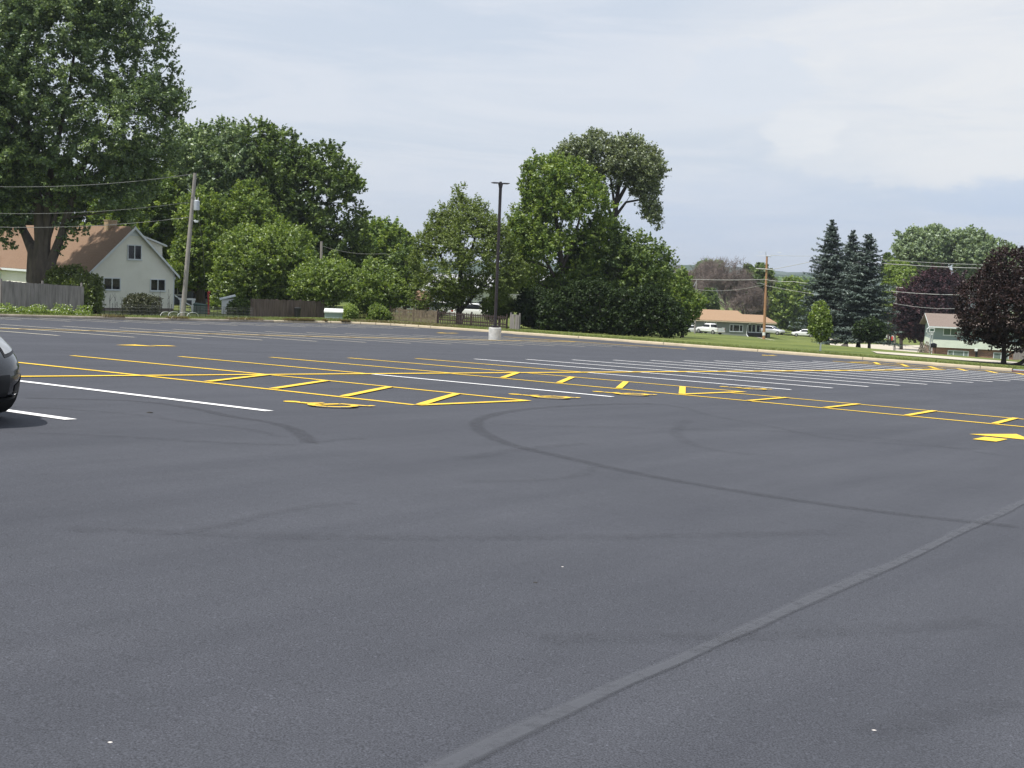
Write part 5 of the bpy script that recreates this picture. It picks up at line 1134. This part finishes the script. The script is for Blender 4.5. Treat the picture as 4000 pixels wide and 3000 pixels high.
tree('maple_tree','light green small tree at the right end of the dark group','tree',2665,114,[(2600,1130),(2640,1060),(2670,1050),(2700,1080),(2700,1130),(2740,1160),(2770,1165),(2750,1200),(2730,1240),(2700,1250),(2690,1290),(2620,1300),(2590,1220)],'maple',.24,18,40,36,seed=45,maxk=80,trunk=.15,fork=(2660,1220))
tree('sumac_thicket','dense shade-darkened undergrowth filling the foot of the dark trees down to the lawn','thicket',2380,98,[(2090,1300),(2110,1180),(2200,1120),(2320,1080),(2420,1130),(2560,1120),(2640,1180),(2680,1220),(2700,1300),(2640,1318),(2400,1318),(2200,1306)],'under',.22,18,44,60,seed=46,maxk=40,trunk=.02,fork=(2330,1290))
# behind the long house
tree('tree','dark green tree top behind the brown pole','tree',2990,300,[(2895,1130),(2905,1050),(2915,1030),(2945,1045),(2960,1028),(2990,1030),(3010,1050),(3030,1090),(3040,1180),(3000,1240),(2920,1240)],'deep',.7,6,30,30,seed=51,maxk=80,trunk=.4,group='trees beyond the long house')
tree('tree','mid green round tree between the long house and the spruces','tree',3105,285,[(3000,1230),(3010,1160),(3030,1120),(3070,1090),(3110,1085),(3150,1100),(3170,1140),(3190,1200),(3180,1285),(3090,1290),(3020,1275)],'maple',.6,7,34,44,seed=52,maxk=100,trunk=.35,group='trees beyond the long house')
tree('tree','small dark green tree behind the left end of the long house','tree',2768,262,[(2730,1220),(2735,1170),(2760,1125),(2790,1130),(2805,1170),(2808,1225)],'deep',.5,8,22,16,seed=53,maxk=50,trunk=.2,group='trees beyond the long house')
tree('tree','light green tree tops behind the bare trees on their left','tree',2670,330,[(2620,1150),(2640,1070),(2680,1060),(2710,1070),(2720,1150),(2660,1200)],'maple',.8,6,28,18,seed=54,maxk=60,trunk=.3,group='trees beyond the long house')
bare_tree('left wide bare grey-brown tree behind the long house',2740,300,17.5,1.2,61,'bare trees behind the long house')
bare_tree('middle bare grey-brown tree behind the long house',2840,292,17,1.1,62,'bare trees behind the long house')
bare_tree('right bare tree between the long roof and the brown pole',2915,300,15.5,1.1,63,'bare trees behind the long house')
bare_tree('smallest bare tree, lowest crown, left of the brown pole',2890,286,12,1.3,64,'bare trees behind the long house')
tree('tree','pale half-bare tree top sticking up above the bare trees','tree',2770,325,[(2710,1070),(2725,1025),(2760,1015),(2800,1020),(2825,1015),(2830,1060),(2780,1080)],'pale',.5,3.2,18,26,seed=55,maxk=50,trunk=.3,group='trees beyond the long house',nl=26)
# spruces on the right
GS='blue spruces right of the sapling'
spruce('tallest blue spruce, leftmost of the three',3232,150,(3252,862),1258,3.5,71,group=GS)
spruce('middle blue spruce with the narrow spire',3304,158,(3333,906),1290,3.6,72,group=GS)
spruce('right blue spruce, fullest and closest to the purple maple',3352,146,(3398,915),1305,4.1,73,group=GS)
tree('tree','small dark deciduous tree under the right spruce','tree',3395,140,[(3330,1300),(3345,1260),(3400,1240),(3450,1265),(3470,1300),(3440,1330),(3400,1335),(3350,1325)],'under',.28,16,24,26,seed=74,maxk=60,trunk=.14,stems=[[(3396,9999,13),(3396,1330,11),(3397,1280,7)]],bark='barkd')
tree('sapling','young bright green sapling with a white trunk guard on the verge','tree',3204,80,[(3158,1290),(3165,1260),(3155,1240),(3175,1200),(3195,1178),(3215,1175),(3230,1200),(3240,1230),(3250,1250),(3248,1300),(3230,1325),(3200,1335),(3180,1320)],'bright',.15,17,19,30,seed=75,maxk=50,trunk=.04,stems=[[(3204,9999,7),(3205,1340,6),(3208,1250,4),(3212,1190,2)]],csz=.36)
q=MB();a=xy(3204,80);q.tube([a-np.array([0,0,.1]),a+(pt(3206,1335,80)-a)*.95],[.062,.055],9);gd=q.build('trunk_guard',M['whitew']);gd.parent=[o for o in bpy.data.objects if o.name=='sapling'][0];gd.location=-np.array(gd.parent.location)
# background right
GB='trees behind the right houses'
tree('silver_maple_tree','large pale green spreading tree behind the spruces, left half','tree',3640,240,[(3500,1010),(3490,950),(3520,930),(3484,915),(3500,905),(3540,920),(3545,890),(3580,878),(3600,905),(3630,885),(3655,880),(3690,890),(3720,910),(3725,980),(3700,1060),(3620,1090),(3560,1070)],'pale',.48,8,40,56,seed=81,maxk=110,trunk=.4,group=GB,nl=40)
tree('silver_maple_tree','large pale green tree behind the spruces, right half','tree',3830,240,[(3700,1000),(3710,920),(3740,885),(3770,900),(3795,880),(3830,895),(3860,920),(3880,930),(3915,925),(3930,950),(3970,955),(3985,1000),(4060,1040),(4060,1120),(3800,1120),(3740,1080)],'pale',.48,8,40,60,seed=82,maxk=110,trunk=.4,group=GB,nl=40)
tree('willow_tree','yellow-green willow between the spruces and the purple maple','tree',3520,225,[(3450,1180),(3450,1040),(3480,1010),(3530,1015),(3560,1030),(3590,1060),(3600,1130),(3560,1200),(3490,1230)],'willow',.38,11,34,36,droop=.25,seed=83,maxk=80,trunk=.3,group=GB)
tree('tree','dark evergreen top between the right spruce and the willow','tree',3470,250,[(3440,1100),(3450,1010),(3470,985),(3490,1010),(3500,1100)],'deep',.5,9,22,14,seed=84,maxk=40,trunk=.2,group=GB)
tree('tree','low green tree behind the trunk gap under the right spruce','tree',3480,262,[(3430,1290),(3440,1220),(3480,1190),(3520,1220),(3520,1290),(3470,1310)],'maple',.45,9,26,20,seed=85,maxk=60,trunk=.2,group=GB)
tree('purple_maple_tree','rounded purple-leaved maple between the spruces and the split-level house','tree',3600,205,[(3480,1290),(3490,1200),(3510,1150),(3560,1100),(3590,1065),(3640,1045),(3690,1050),(3740,1075),(3780,1120),(3790,1250),(3740,1310),(3640,1325),(3560,1330),(3500,1325)],'purple',.36,13,52,84,seed=91,maxk=150,trunk=.3,fork=(3600,1280))
tree('maroon_maple_tree','dark maroon tree on the verge at the right edge','tree',3920,78,[(3730,1160),(3760,1100),(3830,1060),(3850,1010),(3880,975),(3940,965),(4000,968),(4080,975),(4180,1050),(4240,1200),(4180,1340),(4060,1380),(3990,1375),(3960,1390),(3930,1370),(3880,1365),(3840,1330),(3790,1350),(3755,1330),(3740,1250)],'purpled',.17,24,50,115,seed=92,maxk=190,holes=(),stems=[[(3921,9999,27),(3921,1400,19),(3922,1340,17),(3925,1250,14),(3930,1100,8)],[(3922,1340,12),(3880,1260,9),(3840,1180,6)],[(3922,1320,12),(3980,1250,9),(4040,1150,6)]],bark='barkd',trunk=.15,nl=40)
# far wood edge, hedges and hills
def wood(name,label,D,px0,px1,top,lm,leaf,n,amp=8,seed=1,depth=.12,h0=26):
    R=np.random.RandomState(seed);C=[];m=n
    px=px0+(px1-px0)*R.rand(m);tp=top+amp*np.sin(px/23.+seed)+amp*.7*np.sin(px/9.1+2*seed);py=tp+(R.rand(m)**1.6)*h0*D/F*0+ (R.rand(m)**1.5)*h0
    P=np.array([pt(x,y,D*(1+depth*(R.rand()-.2))) for x,y in zip(px,py)]);N=rdir(m)*.6+np.array([0,-.3,.7]);N/=np.linalg.norm(N,axis=1)[:,None]
    o=leaf_obj(name,P,N,leaf*(.6+.8*R.rand(m)),R.rand(m)*.6+.3*np.sin(px/7.)**2,LM[lm],None);tag(o,label,'woods',kind='stuff')
wood('distant_woods','wooded rise beyond the houses below the horizon',760,2400,3300,1085,'far',3.2,5200,3,2,.3,46)
wood('distant_woods','line of trees behind the gap at the foot of the spruces',420,2950,3700,1250,'far',1.4,4200,5,4,.1,70)
wood('distant_woods','dense foliage closing the view behind the left yards',160,560,2150,1120,'deep',.6,15000,14,5,.1,110)
for (D,x0,x1,zb_,sd) in ((2600,-900,2600,14,1),(4200,-1800,4200,25,2)):
    xs=np.linspace(x0,x1,260);V=[];top_=[]
    for i,x in enumerate(xs):
        h=(zb_-6)*float(sm(x/D,-.02,.13))*(1.35-.9*float(sm(x/D,.13,.26)))+2+1.6*math.sin(x*.0051+sd)+1.6*math.sin(x*.021)+1.2*math.sin(x*.053+1)+RND.normal()*.7
        V+= [(x,D,-60),(x,D+30,h*.75),(x,D+90,h),(x,D+600,-60)]
    Fc=[(4*i+k,4*i+4+k,4*i+5+k,4*i+1+k) for i in range(len(xs)-1) for k in range(3)]
    tag(mesh_obj('hills',V,np.array(Fc),M['hill'],None,nv=4),None,kind='structure')
# ------------------------------------------------------------ haze
hz=MB();hz.box((-6500,-400,-90),(6500,5600,48));hm=bpy.data.materials.new('hazy_air');hm.use_nodes=True;hm.node_tree.nodes.clear()
ho_=hm.node_tree.nodes.new('ShaderNodeOutputMaterial');hv=hm.node_tree.nodes.new('ShaderNodeVolumePrincipled');hv.inputs['Color'].default_value=(.80,.88,1,1);hv.inputs['Density'].default_value=.00015;hv.inputs['Anisotropy'].default_value=.3
hm.node_tree.links.new(hv.outputs[0],ho_.inputs['Volume']);tag(hz.build('haze',hm),'thin summer haze','haze',kind='stuff')
print('LEAVES',NL)
# ------------------------------------------------------------ grasses and weeds
def band(px0,px1,o0,o1,n,H,m,name,label,cat='grass',i0=None,tilt=.4,clump=0):
    i=np.arange(len(PTS));pxs=np.array([pj((*p,T(*p)))[0] if p[1]>20 else -9e9 for p in PTS]);ok=np.where((pxs>px0)&(pxs<px1)&(PTS[:,1]>20)&(i<KEND))[0]
    k=RND.choice(ok[:-1],n);t=RND.rand(n)[:,None];p=PTS[k]*(1-t)+PTS[np.minimum(k+1,len(PTS)-1)]*t;nn=NRM[k]
    if clump:
        s=np.sin(p[:,0]*2.1)+np.sin(p[:,1]*1.3+1)+np.sin(p[:,0]*5.3);keep=s>clump;p,nn=p[keep],nn[keep];n=len(p)
    o=o0+(o1-o0)*RND.rand(n);q=p+nn*o[:,None];z=T(q[:,0],q[:,1])+LIFT;grass_obj(name,np.column_stack([q,z]),H*(.4+RND.rand(n)),tilt,LM[m],'stuff',label,cat)
band(-60,4200,.15,1.6,26000,.085,'grass','verge_grass','short green grass edging the back of the kerb')
band(-60,4200,1.6,5.,26000,.09,'grass','verge_grass','mown grass strip between kerb and fences')
band(330,1450,-.02,.35,9000,.15,'dry','kerb_weeds','dry weeds drooping over the left kerb','weeds',tilt=.9,clump=.1)
band(1380,1760,.1,2.2,3500,.14,'dry','kerb_weeds','brown dry weeds on the rounded kerb corner','weeds',tilt=.9,clump=.0)
# weeds against the grey fence
P=[];
for _ in range(9000):
    x=RND.rand()*400-60;b=46.0+1.3*RND.rand()
    P.append((x,b))
P=np.array(P);g0=line_at(-60,b=46.6);g1=line_at(340,b=46.6);t=(P[:,0]+60)/400;q=g0[None]*(1-t[:,None])+g1[None]*t[:,None];q[:,:2]+=VV*(P[:,1]-46.6)[:,None]
hh=.22+.22*np.clip(np.sin(P[:,0]/17.)+np.sin(P[:,0]/7.3),0,2);q[:,2]=T(q[:,0],q[:,1])+LIFT
C=q+np.column_stack([RND.normal(size=(len(q),2))*.05,RND.rand(len(q))*hh]);N=rdir(len(q))*.6+np.array([0,0,.6]);N/=np.linalg.norm(N,axis=1)[:,None]
tag(leaf_obj('weeds',C,N,.07+.06*RND.rand(len(q)),RND.rand(len(q)),LM['bright'],None),'lush green weeds with tiny flowers at the foot of the grey fence','weeds',kind='stuff')
k=RND.choice(len(q),90,replace=False);C2=C[k]+np.array([0,-.1,.06]);tag(leaf_obj('wildflowers',C2,np.tile([0.,-.7,.7],(90,1)),np.full(90,.06),np.ones(90),LM['flower'],None,asp=1.),'small white wildflowers among the weeds by the grey fence','flowers',kind='stuff')
